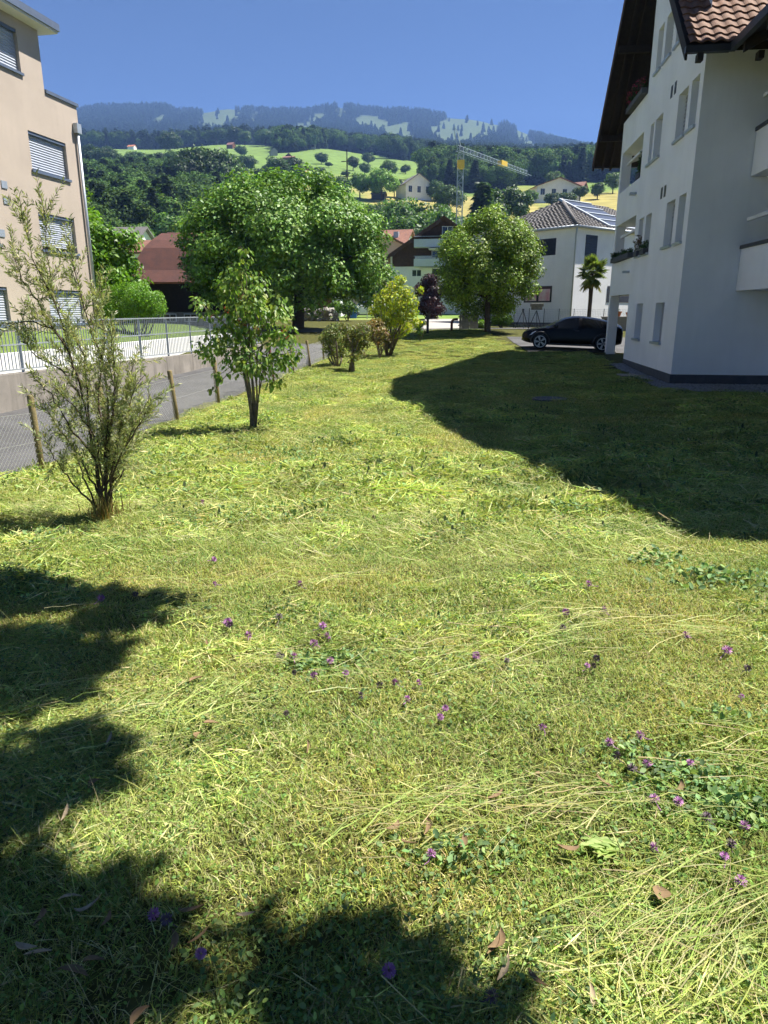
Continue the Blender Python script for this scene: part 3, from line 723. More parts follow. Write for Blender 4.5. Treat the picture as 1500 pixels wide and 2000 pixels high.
def tree(name, label, cat, base, fork, cl, r0, n, size, cols, mt=None, bark=None, group=None, nl=10, part='crown', **kw):
    t = empty(name, tuple(base), 0, label, cat, group); B = np.array(base, float)
    k = MB(); c2 = np.array(cl, float).copy(); c2[:, :3] -= B
    limbs(k, (0, 0, 0), tuple(np.array(fork) - B), c2, r0, nl)
    k.build('trunk', bark or M_bark, t, True)
    v, f, c = crown_arrays(c2, n, size, cols, **kw)
    obj(part, mesh_np(part, v, tris=f, col=c), mt or L_leaf, t)
    return t
def pxcl(lst, Y, dy=0.0, sc=None):
    """clumps given as photograph positions and radii"""
    out = []
    for (x, y, r_) in lst:
        q = at(x, y, Y + (random.uniform(-dy, dy) if dy else 0)); s = (Y * CP - (q[2] - CAMZ) * SP) / FPX
        out.append((*q, r_ * s))
    return np.array(out)

GREEN = [(.065, .13, .022), (.085, .155, .028), (.05, .105, .02)]
BRIGHT = [(.12, .21, .03), (.15, .24, .035), (.09, .17, .025)]

# ------------------------------------------------------------------ lawn: turf patches set out as one object
def patch(seed, n, w, hmin, hmax, nleaf, cols, leafcols, tilt=(0.7, 1.35), wd=.0028):
    r = np.random.default_rng(seed); parts = []
    P = np.c_[r.uniform(-w / 2, w / 2, (n, 2)), np.zeros(n)]
    h = hmin + (hmax - hmin) * r.random(n) ** 1.4; az = r.uniform(0, 6.283, n); tl = tilt[0] + (tilt[1] - tilt[0]) * r.random(n)
    d1 = np.stack([np.cos(az) * np.sin(tl * .7), np.sin(az) * np.sin(tl * .7), np.cos(tl * .7)], -1)
    d2 = np.stack([np.cos(az) * np.sin(tl * 1.35), np.sin(az) * np.sin(tl * 1.35), np.cos(tl * 1.35)], -1)
    sd = np.stack([-np.sin(az), np.cos(az), 0 * az], -1); ww_ = wd * (.6 + .8 * r.random(n))[:, None]
    m1 = P + d1 * (h * .5)[:, None]; tp = m1 + d2 * (h * .5)[:, None]; tp[:, 2] = np.maximum(tp[:, 2], .004)
    V = np.stack([P - sd * ww_ / 2, P + sd * ww_ / 2, m1 + sd * ww_ * .45, m1 - sd * ww_ * .45, tp], 1).reshape(-1, 3)
    b = np.arange(n) * 5
    F = np.concatenate([np.stack([b, b + 1, b + 2], -1), np.stack([b, b + 2, b + 3], -1), np.stack([b + 3, b + 2, b + 4], -1)])
    c = palette(n, cols, .32, r); parts.append((V, F, np.repeat(c, 5, axis=0)))
    if nleaf:
        P = np.c_[r.uniform(-w / 2, w / 2, (nleaf, 2)), r.uniform(.008, .035, nleaf)]
        nr = unit(np.array([0, 0, 1.]) + .45 * r.normal(size=(nleaf, 3))); ax = unit(np.cross(nr, r.normal(size=(nleaf, 3))))
        parts.append(leaves_arrays(P, ax, nr, .007 + .012 * r.random(nleaf), palette(nleaf, leafcols, .2, r), T_OVAL))
    return join_arrays(parts)
TURF = [(.31, .36, .075), (.38, .40, .095), (.21, .285, .06), (.45, .43, .14), (.54, .49, .25)]
CLOV = [(.21, .31, .075), (.28, .38, .085), (.15, .25, .065)]
def hidden_variants(name, arrs, mt):
    c = bpy.data.collections.new(name)
    for a in arrs:
        o = bpy.data.objects.new(name, mesh_np(name, a[0], tris=a[1], col=a[2])); o.data.materials.append(mt); c.objects.link(o)
    return c
def scatter(name, P, rot, scl, idx, coll, kind='stuff'):
    me = bpy.data.meshes.new(name); me.vertices.add(len(P)); me.vertices.foreach_set('co', np.asarray(P, np.float32).ravel())
    a = me.attributes.new('rot', 'FLOAT_VECTOR', 'POINT'); a.data.foreach_set('vector', np.asarray(rot, np.float32).ravel())
    a = me.attributes.new('scl', 'FLOAT_VECTOR', 'POINT'); a.data.foreach_set('vector', np.asarray(scl, np.float32).ravel())
    a = me.attributes.new('idx', 'INT', 'POINT'); a.data.foreach_set('value', np.asarray(idx, np.int32))
    o = obj(name, me); prop(o, kind=kind)
    ng = bpy.data.node_groups.new(name, 'GeometryNodeTree')
    ng.interface.new_socket('Geometry', in_out='INPUT', socket_type='NodeSocketGeometry'); ng.interface.new_socket('Geometry', in_out='OUTPUT', socket_type='NodeSocketGeometry')
    N = ng.nodes; gi = N.new('NodeGroupInput'); go = N.new('NodeGroupOutput')
    ci = N.new('GeometryNodeCollectionInfo'); ci.inputs['Collection'].default_value = coll; ci.inputs['Separate Children'].default_value = True; ci.inputs['Reset Children'].default_value = True
    ip = N.new('GeometryNodeInstanceOnPoints'); ip.inputs['Pick Instance'].default_value = True
    def att(nm, ty):
        x = N.new('GeometryNodeInputNamedAttribute'); x.data_type = ty; x.inputs['Name'].default_value = nm; return x.outputs['Attribute']
    L = ng.links; L.new(gi.outputs[0], ip.inputs['Points']); L.new(ci.outputs[0], ip.inputs['Instance'])
    L.new(att('idx', 'INT'), ip.inputs['Instance Index']); L.new(att('rot', 'FLOAT_VECTOR'), ip.inputs['Rotation']); L.new(att('scl', 'FLOAT_VECTOR'), ip.inputs['Scale'])
    L.new(ip.outputs[0], go.inputs[0])
    md = o.modifiers.new('scatter', 'NODES'); md.node_group = ng
    return o
def lawn_ok(x, y):
    lx, ly = wb_local(x, y)
    ok = (x > fence_x(y) + .05) & ~((lx > -.7) & (ly > -1.5 - .25 * np.clip(lx, 0, 4)) & (ly < 13)) & ~((lx > 1.5) & (ly < 1) & (ly > -12))
    ok &= ~((x > 6.0) & (y > 31.1)) & (y < 44.2 + .2 * x)
    return ok
def tilt_of(x, y):
    e = .3; return np.stack([(H(x, y + e) - H(x, y - e)) / (2 * e), -(H(x + e, y) - H(x - e, y)) / (2 * e)], -1)
turf = hidden_variants('turf_patch', [patch(100 + k, 3900, .6, .014, .06, 420, TURF, CLOV) for k in range(5)] +
                       [patch(120 + k, 2700, .6, .018, .06, 950, TURF[:4], CLOV) for k in range(2)] +
                       [patch(140 + k, 1700, .6, .02, .055, 260, TURF, CLOV, wd=.0055) for k in range(3)], L_grass)
pts = []
for (y0, y1, sp, sc) in ((.55, 8, .42, 1.0), (8, 20, .52, 1.25), (20, 46, .66, 1.6)):
    gx, gy = np.meshgrid(np.arange(-9, 13, sp), np.arange(y0, y1, sp)); gx = gx.ravel() + rng.uniform(-.16, .16, gx.size) * sp; gy = gy.ravel() + rng.uniform(-.16, .16, gy.size) * sp
    ok = lawn_ok(gx, gy) & (np.abs(gx) < .62 * gy + 1.6); gx, gy = gx[ok], gy[ok]
    pts.append(np.c_[gx, gy, np.full(len(gx), sc)])
pts = np.concatenate(pts); n = len(pts); tl = tilt_of(pts[:, 0], pts[:, 1])
P = np.c_[pts[:, :2], H(pts[:, 0], pts[:, 1]) + .001]
cv = fbm(pts[:, 0] * .9 + 9, pts[:, 1] * .9, 3, 61)
idx = np.where(pts[:, 1] > 9, rng.integers(7, 10, n), np.where(cv > .52, rng.integers(5, 7, n), rng.integers(0, 5, n)))
scatter('lawn_grass', P, np.c_[tl, rng.uniform(0, 6.283, n)], np.c_[pts[:, 2], pts[:, 2], pts[:, 2] * rng.uniform(.8, 1.3, n)], idx, turf)

# cut hay: long stalks lying in swathes
def hay(n, ylo, yhi, wlo, whi, lmin, lmax, seed, thr, pal, zlift, xlim=None):
    r = np.random.default_rng(seed); y = ylo * (yhi / ylo) ** r.random(n * 5); x = r.uniform(-1, 1, n * 5) * (.6 * y + 1.0)
    dens = fbm(x * .55 + 3, y * 1.25, 3, 71); keep = (dens + .12 * r.normal(size=len(x)) > thr) & lawn_ok(x, y)
    x, y, dens = x[keep][:n], y[keep][:n], dens[keep][:n]; n = len(x)
    base = (fbm(x * .4, y * .5, 2, 81) - .5) * 3.2 + .15
    az = base + r.normal(size=n) * .8; fl = r.random(n) < .3; az = np.where(fl, r.uniform(0, 6.28, n), az)
    Ln = lmin + (lmax - lmin) * r.random(n) ** 2; cur = r.normal(size=n) * .5
    zb = zlift[0] + (zlift[1] - zlift[0]) * r.random(n) * np.clip((dens - thr) * 5 + .35, .15, 1)
    segs = 4; Vs = []; wd = (wlo + (whi - wlo) * r.random(n) ** 2)
    px, py = x.copy(), y.copy(); a = az - cur * .5; rise = r.normal(size=n) * .05
    ctr = []
    for s in range(segs + 1):
        ctr.append((px.copy(), py.copy(), a.copy())); px = px + np.cos(a) * Ln / segs; py = py + np.sin(a) * Ln / segs; a = a + cur / segs
    hz_ = [H(c[0], c[1]) for c in ctr]
    for s in range(segs + 1):
        cx, cy, ca = ctr[s]; t = s / segs; ww_ = wd * (1 - .75 * t); tw = r.normal(size=n) * .3
        z = hz_[s] + np.maximum(zb + rise * (t - .5) * Ln * 8 + .008 * np.sin(3.1 * t + x * 40), .006)
        ox, oy = -np.sin(ca) * ww_ / 2, np.cos(ca) * ww_ / 2
        Vs.append(np.stack([cx + ox, cy + oy, z + ww_ * .3], -1)); Vs.append(np.stack([cx - ox, cy - oy, z - ww_ * .3], -1))
    V = np.stack(Vs, 1).reshape(-1, 3); b = np.arange(n) * (2 * (segs + 1))
    F = np.concatenate([np.concatenate([np.stack([b + 2 * s, b + 2 * s + 1, b + 2 * s + 3], -1), np.stack([b + 2 * s, b + 2 * s + 3, b + 2 * s + 2], -1)]) for s in range(segs)])
    return V, F, np.repeat(palette(n, pal, .16, r), 2 * (segs + 1), axis=0)
HAYC = [(.50, .55, .16), (.42, .51, .13), (.57, .56, .23), (.61, .55, .29), (.32, .44, .10)]
def bundle(n, cx, cy, az, L0, spread, seed, pal, zmax=.08):
    r = np.random.default_rng(seed); segs = 4; Vs = []
    x = cx + r.normal(size=n) * spread; y = cy + r.normal(size=n) * spread * .6; a = az + r.normal(size=n) * .5; Ln = L0 * (.45 + .75 * r.random(n)); cur = r.normal(size=n) * .4
    px, py = x - np.cos(a) * Ln / 2, y - np.sin(a) * Ln / 2; wd = .0014 + .0026 * r.random(n) ** 2; zb = r.uniform(.02, zmax, n)
    for s in range(segs + 1):
        t = s / segs; w_ = wd * (1 - .7 * t); z = H(px, py) + zb + .02 * np.sin(math.pi * t) * r.random(n)
        Vs.append(np.stack([px - np.sin(a) * w_ / 2, py + np.cos(a) * w_ / 2, z + w_ * .3], -1)); Vs.append(np.stack([px + np.sin(a) * w_ / 2, py - np.cos(a) * w_ / 2, z - w_ * .3], -1))
        px = px + np.cos(a) * Ln / segs; py = py + np.sin(a) * Ln / segs; a = a + cur / segs
    V = np.stack(Vs, 1).reshape(-1, 3); b = np.arange(n) * (2 * (segs + 1))
    F = np.concatenate([np.concatenate([np.stack([b + 2 * s, b + 2 * s + 1, b + 2 * s + 3], -1), np.stack([b + 2 * s, b + 2 * s + 3, b + 2 * s + 2], -1)]) for s in range(segs)])
    return V, F, np.repeat(palette(n, pal, .16, r), 2 * (segs + 1), axis=0)
LONG = [(.42, .44, .14), (.34, .42, .10), (.50, .46, .22), (.30, .40, .08)]
bl = [hay(27000, 1.0, 9, .0009, .0027, .03, .30, 1, .41, HAYC, (.012, .055)), hay(30000, 4.5, 34, .0025, .007, .05, .32, 2, .40, HAYC, (.015, .07))]
for (px, py, az, L0, sp, nn) in ((1330, 1840, .45, .42, .10, 150), (1420, 1930, .75, .4, .09, 90), (1250, 1900, .9, .32, .08, 50), (900, 1600, .12, .4, .13, 140), (1100, 1585, .1, .35, .1, 80), (760, 1640, .5, .3, .1, 60),
                                 (560, 1290, .05, .4, .1, 60), (700, 1330, -.4, .35, .12, 60), (150, 1400, .5, .5, .2, 110), (430, 1370, .55, .55, .12, 40), (1100, 1220, .1, .5, .25, 120), (1350, 1230, -.3, .5, .2, 90),
                                 (1450, 1480, -.2, .4, .12, 80), (1330, 1600, -.3, .35, .1, 60), (300, 1150, .3, .5, .25, 110), (1400, 1750, .2, .45, .12, 60), (960, 1280, .15, .5, .2, 80), (600, 1120, .1, .5, .3, 110)):
    q = on(px, py, 0); bl.append(bundle(int(nn * (.55 if py > 1800 else .5)), q[0], q[1], az, L0 * (.85 if py > 1800 else .7), sp * (1.2 if py > 1800 else 1.0), px, LONG if py > 1550 else HAYC + LONG))
V, F, C = join_arrays(bl)
# loose heaps of cut grass left by the mower
def heap(seed, n=300):
    r = np.random.default_rng(seed); parts = []; a = r.uniform(0, 6.28, n); rr = .26 * np.sqrt(r.random(n)); main = r.uniform(0, 3.1); prof = np.exp(-(rr / .15) ** 2)
    P = np.c_[np.cos(a) * rr * 1.4, np.sin(a) * rr * .8, .008 + .075 * prof * r.random(n)]; t = main + r.normal(size=n) * .8
    ax = np.c_[np.cos(t), np.sin(t), .22 * r.normal(size=n)]; nr = unit(np.array([0, 0, 1.]) + .4 * r.normal(size=(n, 3))); S_ = .04 + .17 * r.random(n) ** 2
    parts.append(leaves_arrays(P - ax * S_[:, None] * .5, ax, nr, S_, palette(n, HAYC, .2, r), (T_LANCE[0] * np.array([1, .22, 1]), T_LANCE[1])))
    m_ = int(n * .6); a = r.uniform(0, 6.28, m_); rr = .22 * np.sqrt(r.random(m_)); P = np.c_[np.cos(a) * rr * 1.3, np.sin(a) * rr * .8, .01 + .065 * np.exp(-(rr / .15) ** 2) * r.random(m_)]
    nr = unit(np.array([0, 0, .8]) + .7 * r.normal(size=(m_, 3))); ax = unit(np.cross(nr, r.normal(size=(m_, 3))))
    parts.append(leaves_arrays(P, ax, nr, .014 + .022 * r.random(m_), palette(m_, [(.19, .30, .11), (.27, .38, .13), (.12, .20, .08)] if seed % 2 else [(.38, .44, .15), (.27, .37, .11)], .2, r), T_OVAL))
    return join_arrays(parts)
L_heap = leafmat('heaped_cuttings', .25, .6, objcol=True, spec=.25)
hp = hidden_variants('grass_heap', [heap(q + 400) for q in range(8)], L_heap)
r = np.random.default_rng(44); y = 1.1 * (36 / 1.1) ** r.random(9000); x = r.uniform(-1, 1, 9000) * (.6 * y + 1); dn = fbm(x * .7 + 3, y * 1.1, 3, 71); ok = lawn_ok(x, y) & (dn + .08 * r.normal(size=9000) > .46)
x, y = x[ok][:4200], y[ok][:4200]; k_ = len(x); s_ = r.uniform(.45, 1.2, k_) * np.clip(y / 5, .5, 1.5)
scatter('hay_heaps', np.c_[x, y, H(x, y) + .008], np.c_[tilt_of(x, y), r.normal(size=k_) * .7 + np.where(r.random(k_) < .3, 1.5, 0)], np.c_[s_, s_, s_ * r.uniform(.7, 1.6, k_)], r.integers(0, 8, k_), hp)
prop(obj('cut_hay', mesh_np('cut_hay', V, tris=F, col=C), L_hay), kind='stuff')

# cut clover and weed leaves, heaped in clumps
def weeds(n, ylo, yhi, smin, smax, seed, thr):
    r = np.random.default_rng(seed); y = ylo * (yhi / ylo) ** r.random(n * 5); x = r.uniform(-1, 1, n * 5) * (.6 * y + 1)
    d = fbm(x * .8 + 13, y * 1.5, 3, 91); keep = (d + .06 * r.normal(size=len(x)) > thr) & lawn_ok(x, y); x, y, d = x[keep][:n], y[keep][:n], d[keep][:n]; n = len(x)
    P = np.c_[x, y, H(x, y) + r.uniform(.015, .03, n) + np.clip(d - thr, 0, .2) * .35 * r.random(n)]
    nr = unit(np.array([0, 0, .9]) + .65 * r.normal(size=(n, 3))); ax = unit(np.cross(nr, r.normal(size=(n, 3))))
    return leaves_arrays(P, ax, nr, smin + (smax - smin) * r.random(n) ** 1.5, palette(n, [(.14, .23, .075), (.18, .28, .085), (.23, .33, .085), (.11, .185, .075)], .2, r), T_OVAL)
wl = [weeds(9000, 1.0, 8, .008, .024, 5, .50), weeds(9000, 5, 26, .02, .05, 6, .52)]
for (px, py, sp, nn) in ((1340, 1540, .13, 420), (1420, 1590, .1, 250), (1230, 1480, .06, 90), (650, 1300, .14, 380), (590, 1310, .08, 160), (1400, 1140, .22, 420), (1120, 1000, .2, 260), (1290, 1100, .16, 200), (900, 1680, .1, 160), (1400, 1420, .1, 150), (560, 880, .5, 420), (600, 900, .3, 260), (350, 860, .3, 150)):
    q = on(px, py, float(H(np.array([0.]), np.array([on(px, py, -.1)[1]]))[0])); r = np.random.default_rng(px * 3)
    x = q[0] + r.normal(size=nn) * sp; y = q[1] + r.normal(size=nn) * sp * .55
    g_ = np.exp(-((x - q[0]) ** 2 + (y - q[1]) ** 2 * 3) / (2 * sp * sp))
    P = np.c_[x, y, H(x, y) + .015 + (.10 if py < 1200 else .055) * g_ * r.random(nn)]
    nr = unit(np.array([0, 0, .8]) + .6 * r.normal(size=(nn, 3))); ax = unit(np.cross(nr, r.normal(size=(nn, 3))))
    wl.append(leaves_arrays(P, ax, nr, (.014 + .022 * r.random(nn)) * (1 if py > 1250 else 1.6), palette(nn, [(.18, .31, .11), (.22, .34, .13), (.28, .40, .13), (.12, .21, .09)], .2, r), T_OVAL))
V, F, C = join_arrays(wl)
prop(obj('cut_clover_leaves', mesh_np('cut_clover_leaves', V, tris=F, col=C), L_hay), kind='stuff')

# ------------------------------------------------------------------ shrubs on the lawn
def willow():
    Y0 = 5.9; base = np.array([*at(203, 1000, Y0)[:2], 0]); base[2] = hz(base[0], base[1])
    t = empty('willow_shrub', tuple(base), 0, 'tall thin grey-green narrow-leaved willow shrub beside the road fence', 'shrub')
    r = np.random.default_rng(21)
    stems = [([(203, 1004), (188, 900), (163, 780), (137, 690), (110, 590), (64, 505), (45, 432)], 0.0), ([(203, 1004), (175, 850), (166, 700), (130, 630), (102, 560), (90, 470), (87, 412)], .15),
             ([(206, 1004), (206, 900), (215, 800), (200, 700), (168, 620), (150, 545), (138, 495)], -.2), ([(210, 1004), (226, 900), (236, 820), (252, 745), (266, 690)], .1),
             ([(163, 780), (137, 690), (112, 650), (60, 624), (0, 642), (-30, 660)], -.1), ([(200, 960), (240, 885), (280, 815), (292, 770)], -.3), ([(195, 970), (150, 885), (104, 820), (82, 780)], .2),
             ([(163, 780), (120, 722), (62, 690), (40, 650)], .1), ([(206, 900), (192, 780), (205, 660), (192, 590), (200, 560)], .3), ([(200, 1000), (152, 955), (105, 895), (88, 860)], -.2),
             ([(208, 980), (235, 930), (262, 850), (275, 800)], .25), ([(204, 1000), (215, 880), (180, 760), (150, 700)], .35), ([(205, 990), (190, 860), (150, 800), (110, 760)], -.35), ([(137, 690), (80, 600), (40, 540), (25, 500)], .2),
             ([(208, 1000), (228, 860), (262, 760), (285, 730)], -.1), ([(190, 900), (140, 840), (100, 770), (70, 740)], 0), ([(205, 950), (215, 840), (225, 740), (215, 640)], -.15)]
    for q in range(4):
        ex, ey = 203 + r.uniform(-115, 85), r.uniform(690, 930); stems.append(([(203 + r.normal() * 4, 1002), (203 + (ex - 203) * .35 + r.normal() * 8, 1000 + (ey - 1000) * .45), (203 + (ex - 203) * .75, 1000 + (ey - 1000) * .8), (ex, ey)], r.uniform(-.4, .4)))
    k = MB(); LP, LA, LN = [], [], []
    for pl, dy in stems:
        pts = []
        for q, (x, y) in enumerate(pl):
            f = q / (len(pl) - 1); p_ = at(x, y, Y0 + dy * f * 1.4); pts.append(p_ - base)
        pts = np.array(pts); s = np.r_[0, np.cumsum(np.linalg.norm(np.diff(pts, axis=0), axis=1))]
        tt = np.linspace(0, s[-1], 18); cur = np.stack([np.interp(tt, s, pts[:, a]) for a in range(3)], -1)
        cur[1:-1] += r.normal(size=(16, 3)) * .006
        k.tube(cur, list(np.linspace(.0105, .0022, 18)), 6)
        L_ = s[-1]; ntw = int(L_ * 24)
        for _ in range(ntw):
            f = .16 + .84 * r.random() ** .75; q = f * 17; i0 = min(int(q), 16); p0 = cur[i0] + (cur[i0 + 1] - cur[i0]) * (q - i0)
            td = unit(cur[i0 + 1] - cur[i0]); d = unit(td * .75 + r.normal(size=3) * .62 + np.array([0, 0, .42])); ln = .09 + .22 * r.random()
            m_ = p0 + d * ln * .5 + r.normal(size=3) * .006; e = p0 + d * ln + np.array([0, 0, .015])
            k.tube([p0, m_, e], [.0021, .0016, .0008], 4, cap=False)
            nl = int(ln / .0075)
            for h in range(nl):
                g_ = .12 + .88 * h / nl; pp = p0 * (1 - g_) ** 2 + 2 * g_ * (1 - g_) * m_ + g_ * g_ * e
                sd = unit(np.cross(d, r.normal(size=3))); LP.append(pp); LA.append(unit(d * .75 + sd * .75)); LN.append(unit(np.cross(sd, d) * .5 + np.array([0, 0, .7]) + .4 * r.normal(size=3)))
    k.build('stems', M_bark, t, True)
    n = len(LP); LPa = np.array(LP)
    v, f, c = leaves_arrays(LPa, np.array(LA), np.array(LN), .034 + .026 * r.random(n), palette(n, [(.30, .34, .155), (.37, .40, .20), (.23, .27, .11), (.44, .44, .23)], .15, r), (T_LANCE[0] * np.array([1, 1.05, 1]), T_LANCE[1]))
    obj('foliage', mesh_np('foliage', v, tris=f, col=c), L_leaf, t)
    # long dry grass round the foot
    nn = 240; a = r.uniform(0, 6.28, nn); rr = np.abs(r.normal(size=nn)) * .09; P = np.c_[np.cos(a) * rr + .03, np.sin(a) * rr - .03, np.zeros(nn) - .01]
    ax = unit(np.c_[r.normal(size=(nn, 2)) * .22, np.ones(nn)]); v, f, c = leaves_arrays(P, ax, unit(r.normal(size=(nn, 3))), .1 + .2 * r.random(nn), palette(nn, [(.42, .33, .14), (.35, .22, .09), (.22, .25, .07)], .15, r), (T_LANCE[0] * np.array([1, .18, 1]), T_LANCE[1]))
    prop(obj('grass_tuft', mesh_np('grass_tuft', v, tris=f, col=c), L_hay, t), kind='stuff')
willow()

def dogwood():
    Y0 = 12.2; base = np.array([*at(495, 836, Y0)[:2], 0]); base[2] = hz(base[0], base[1])
    t = empty('dogwood_shrub', tuple(base), 0, 'young dogwood tree with broad drooping green leaves and reddish berries on the lawn', 'tree')
    r = np.random.default_rng(31)
    cl = [(478, 492, 16), (470, 525, 28), (445, 555, 30), (500, 560, 36), (540, 600, 34), (455, 600, 40), (402, 606, 26), (385, 588, 14), (505, 620, 44), (556, 655, 30), (480, 655, 48), (425, 668, 38), (538, 690, 40), (580, 684, 18), (470, 700, 42), (388, 672, 14), (510, 715, 34),
          (425, 735, 12), (532, 748, 16), (415, 760, 8), (550, 742, 8), (405, 690, 22), (560, 705, 22), (490, 590, 36), (460, 540, 24), (448, 640, 34)]
    C = pxcl(cl, Y0, .35); C[:, :3] -= base; k = MB()
    for q in range(7):
        a = r.uniform(0, 6.28); b0 = Vector((math.cos(a) * .03, math.sin(a) * .03, -.05)); e = Vector(at(470 + q * 8, 700 - 12 * (q % 3), Y0)) - Vector(base)
        k.tube([b0, b0.lerp(e, .5) + Vector((r.normal() * .04, r.normal() * .04, 0)), e], [.034 if q < 3 else .014, .026 if q < 3 else .01, .012], 7)
    top = Vector(at(488, 690, Y0)) - Vector(base)
    for c_ in C:
        e = Vector(c_[:3]); s = top.lerp(Vector((0, 0, .7)), r.random() * .8) if e.z < top.z + .2 else top
        k.tube([s, s.lerp(e, .55) + Vector((r.normal(), r.normal(), .5)) * .06, e], [.011, .008, .003], 5)
        for _ in range(6):
            d = Vector(unit(r.normal(size=3))) * float(c_[3]) * .9; k.tube([e, e + d], [.003, .0015], 4, cap=False)
    k.build('trunk', M_barkg, t, True)
    n = 2700; w_ = C[:, 3] ** 2; ki = r.choice(len(C), n, p=w_ / w_.sum()); d = unit(r.normal(size=(n, 3))); P = C[ki, :3] + d * C[ki, 3:4] * (r.random((n, 1)) ** .5) * .95
    out = unit(d * np.array([1, 1, .3]) + r.normal(size=(n, 3)) * .3); ax = unit(out * .55 + np.array([0, 0, -.75]) + .3 * r.normal(size=(n, 3)))
    nr = unit(out * .8 + np.array([0, 0, .55]) + .3 * r.normal(size=(n, 3)))
    v, f, c = leaves_arrays(P, ax, nr, .065 + .05 * r.random(n), palette(n, [(.17, .29, .055), (.22, .34, .07), (.12, .22, .05), (.28, .35, .085)], .14, r), T_OVAL)
    obj('foliage', mesh_np('foliage', v, tris=f, col=c), L_leaf, t)
    b = MB()
    for (x, y) in ((470, 580), (497, 578), (438, 602), (445, 608), (465, 625), (478, 632), (555, 645), (500, 640), (414, 618), (560, 660)):
        q = Vector(at(x, y, Y0 - .35)) - Vector(base)
        for _ in range(9):
            p0 = q + Vector(r.normal(size=3)) * .022; b.tube([p0 - Vector((0, 0, .006)), p0, p0 + Vector((0, 0, .006))], [.003, .008, .003], 5)
    prop(b.build('berries', M_redlamp, t), kind='stuff')
dogwood()

def round_shrub(name, label, pxb, Y, cl, n, size, cols, stems=5, r0=.03, dy=.5, T=T_OVAL, cat='shrub', droop=.4, group=None, part='foliage', bark=None, leafm=None, seed=1):
    base = at(pxb[0], pxb[1], Y); base[2] = hz(base[0], base[1]); t = empty(name, tuple(base), 0, label, cat, group)
    r = np.random.default_rng(seed); C = pxcl(cl, Y, dy); C[:, :3] -= base; k = MB()
    for q in range(stems):
        e = Vector(C[r.integers(len(C)), :3]); b0 = Vector((r.normal() * .05, r.normal() * .05, -.1))
        k.tube([b0, b0.lerp(e, .5) + Vector((r.normal() * .1, r.normal() * .1, .05)), e], [r0, r0 * .7, r0 * .25], 6)
    for c_ in C: k.tube([(0, 0, .3), (np.array([0, 0, .3]) + c_[:3]) / 2 + r.normal(size=3) * .08, c_[:3]], [r0 * .4, r0 * .28, r0 * .1], 5)
    k.build('stems', bark or M_barkg, t, True)
    v, f, c = crown_arrays(C, n, size, cols, T, droop, .42, .4, r); obj(part, mesh_np(part, v, tris=f, col=c), leafm or L_leaf, t)
    return t
BRN = [(.15, .185, .05), (.11, .155, .04), (.19, .195, .065), (.15, .125, .05)]
round_shrub('viburnum_shrub', 'short brownish green round shrub with thick twisted stem on the lawn', (690, 727), 26.0,
            [(690, 650, 22), (672, 640, 14), (708, 645, 20), (695, 675, 20), (712, 668, 14), (680, 668, 14), (692, 697, 10), (705, 690, 10)], 2600, .085, BRN, 4, .07, seed=3)
round_shrub('viburnum_shrub', 'low dense brownish green round bush right beside the wire fence', (660, 706), 27.5,
            [(648, 650, 20), (635, 662, 14), (660, 668, 22), (645, 682, 18), (668, 690, 12), (655, 640, 16)], 2600, .085, BRN[:3], 5, .05, seed=4)
round_shrub('viburnum_shrub', 'reddish brown shrub in front of the yellow-leaved shrub', (742, 690), 31.5,
            [(735, 632, 16), (720, 640, 14), (745, 650, 16), (728, 655, 14), (755, 660, 12), (740, 668, 10)], 1500, .10, [(.16, .13, .05), (.20, .12, .06), (.13, .13, .04)], 4, .04, seed=5)
round_shrub('yellow_shrub', 'tall yellow-leaved shrub with several stems on the far lawn', (757, 694), 32.8,
            [(782, 545, 12), (772, 560, 18), (792, 570, 18), (755, 575, 16), (740, 585, 14), (775, 590, 26), (800, 590, 20), (750, 600, 22), (728, 606, 12), (785, 615, 24), (805, 610, 14), (765, 625, 24), (795, 640, 14), (815, 630, 10), (822, 565, 8), (745, 630, 18), (788, 650, 10), (770, 655, 14)],
            5200, .105, [(.37, .40, .025), (.45, .45, .03), (.28, .35, .03), (.21, .29, .035)], 6, .07, T=T_LOBE, seed=6)
round_shrub('sapling', 'small staked green sapling behind the yellow shrub', (821, 662), 38, [(818, 640, 8), (825, 630, 6), (820, 648, 6)], 260, .12, GREEN, 2, .02, seed=7)
round_shrub('hedge_bush', 'dense light green rounded hedge bush behind the metal railing', (258, 628), 31.5,
            [(215, 590, 30), (240, 575, 28), (270, 575, 28), (298, 590, 26), (312, 605, 16), (230, 605, 28), (262, 600, 30), (290, 610, 20), (205, 575, 26), (195, 605, 20), (250, 560, 12), (280, 560, 12), (308, 578, 12)],
            16000, .075, [(.10, .20, .02), (.13, .245, .025), (.075, .155, .018)], 6, .05, dy=.8, T=T_LANCE if False else T_FOLD, droop=-.5, seed=8)
round_shrub('purple_bush', 'dark purple-leaved bush in front of the wooden chalet', (838, 618), 62,
            [(840, 550, 20), (825, 565, 18), (852, 570, 18), (840, 590, 22), (826, 600, 16), (855, 602, 16), (846, 545, 12), (842, 612, 16)], 5200, .2, [(.035, .014, .022), (.05, .02, .028), (.025, .012, .016)], 4, .08, dy=1, seed=9)
for (px, py, Y, rr, cols, lb) in ((678, 600, 58, 22, GREEN, 'green bush beside the rough stone wall and white car'), (938, 632, 46, 10, BRIGHT, 'small round clipped bush beside the grey board fence'), (655, 598, 60, 14, BRIGHT, 'feathery pale green plant over the rough stone wall'),
                                  (980, 622, 47, 20, GREEN, 'upright green hedge shrub behind the round maple')):
    round_shrub('garden_shrub', lb, (px, py + rr), Y, [(px, py, rr * .8), (px - rr * .5, py + 2, rr * .6), (px + rr * .5, py + 2, rr * .6), (px + 2, py - rr * .4, rr * .5)], 1500, .14, cols, 4, .04, seed=px)

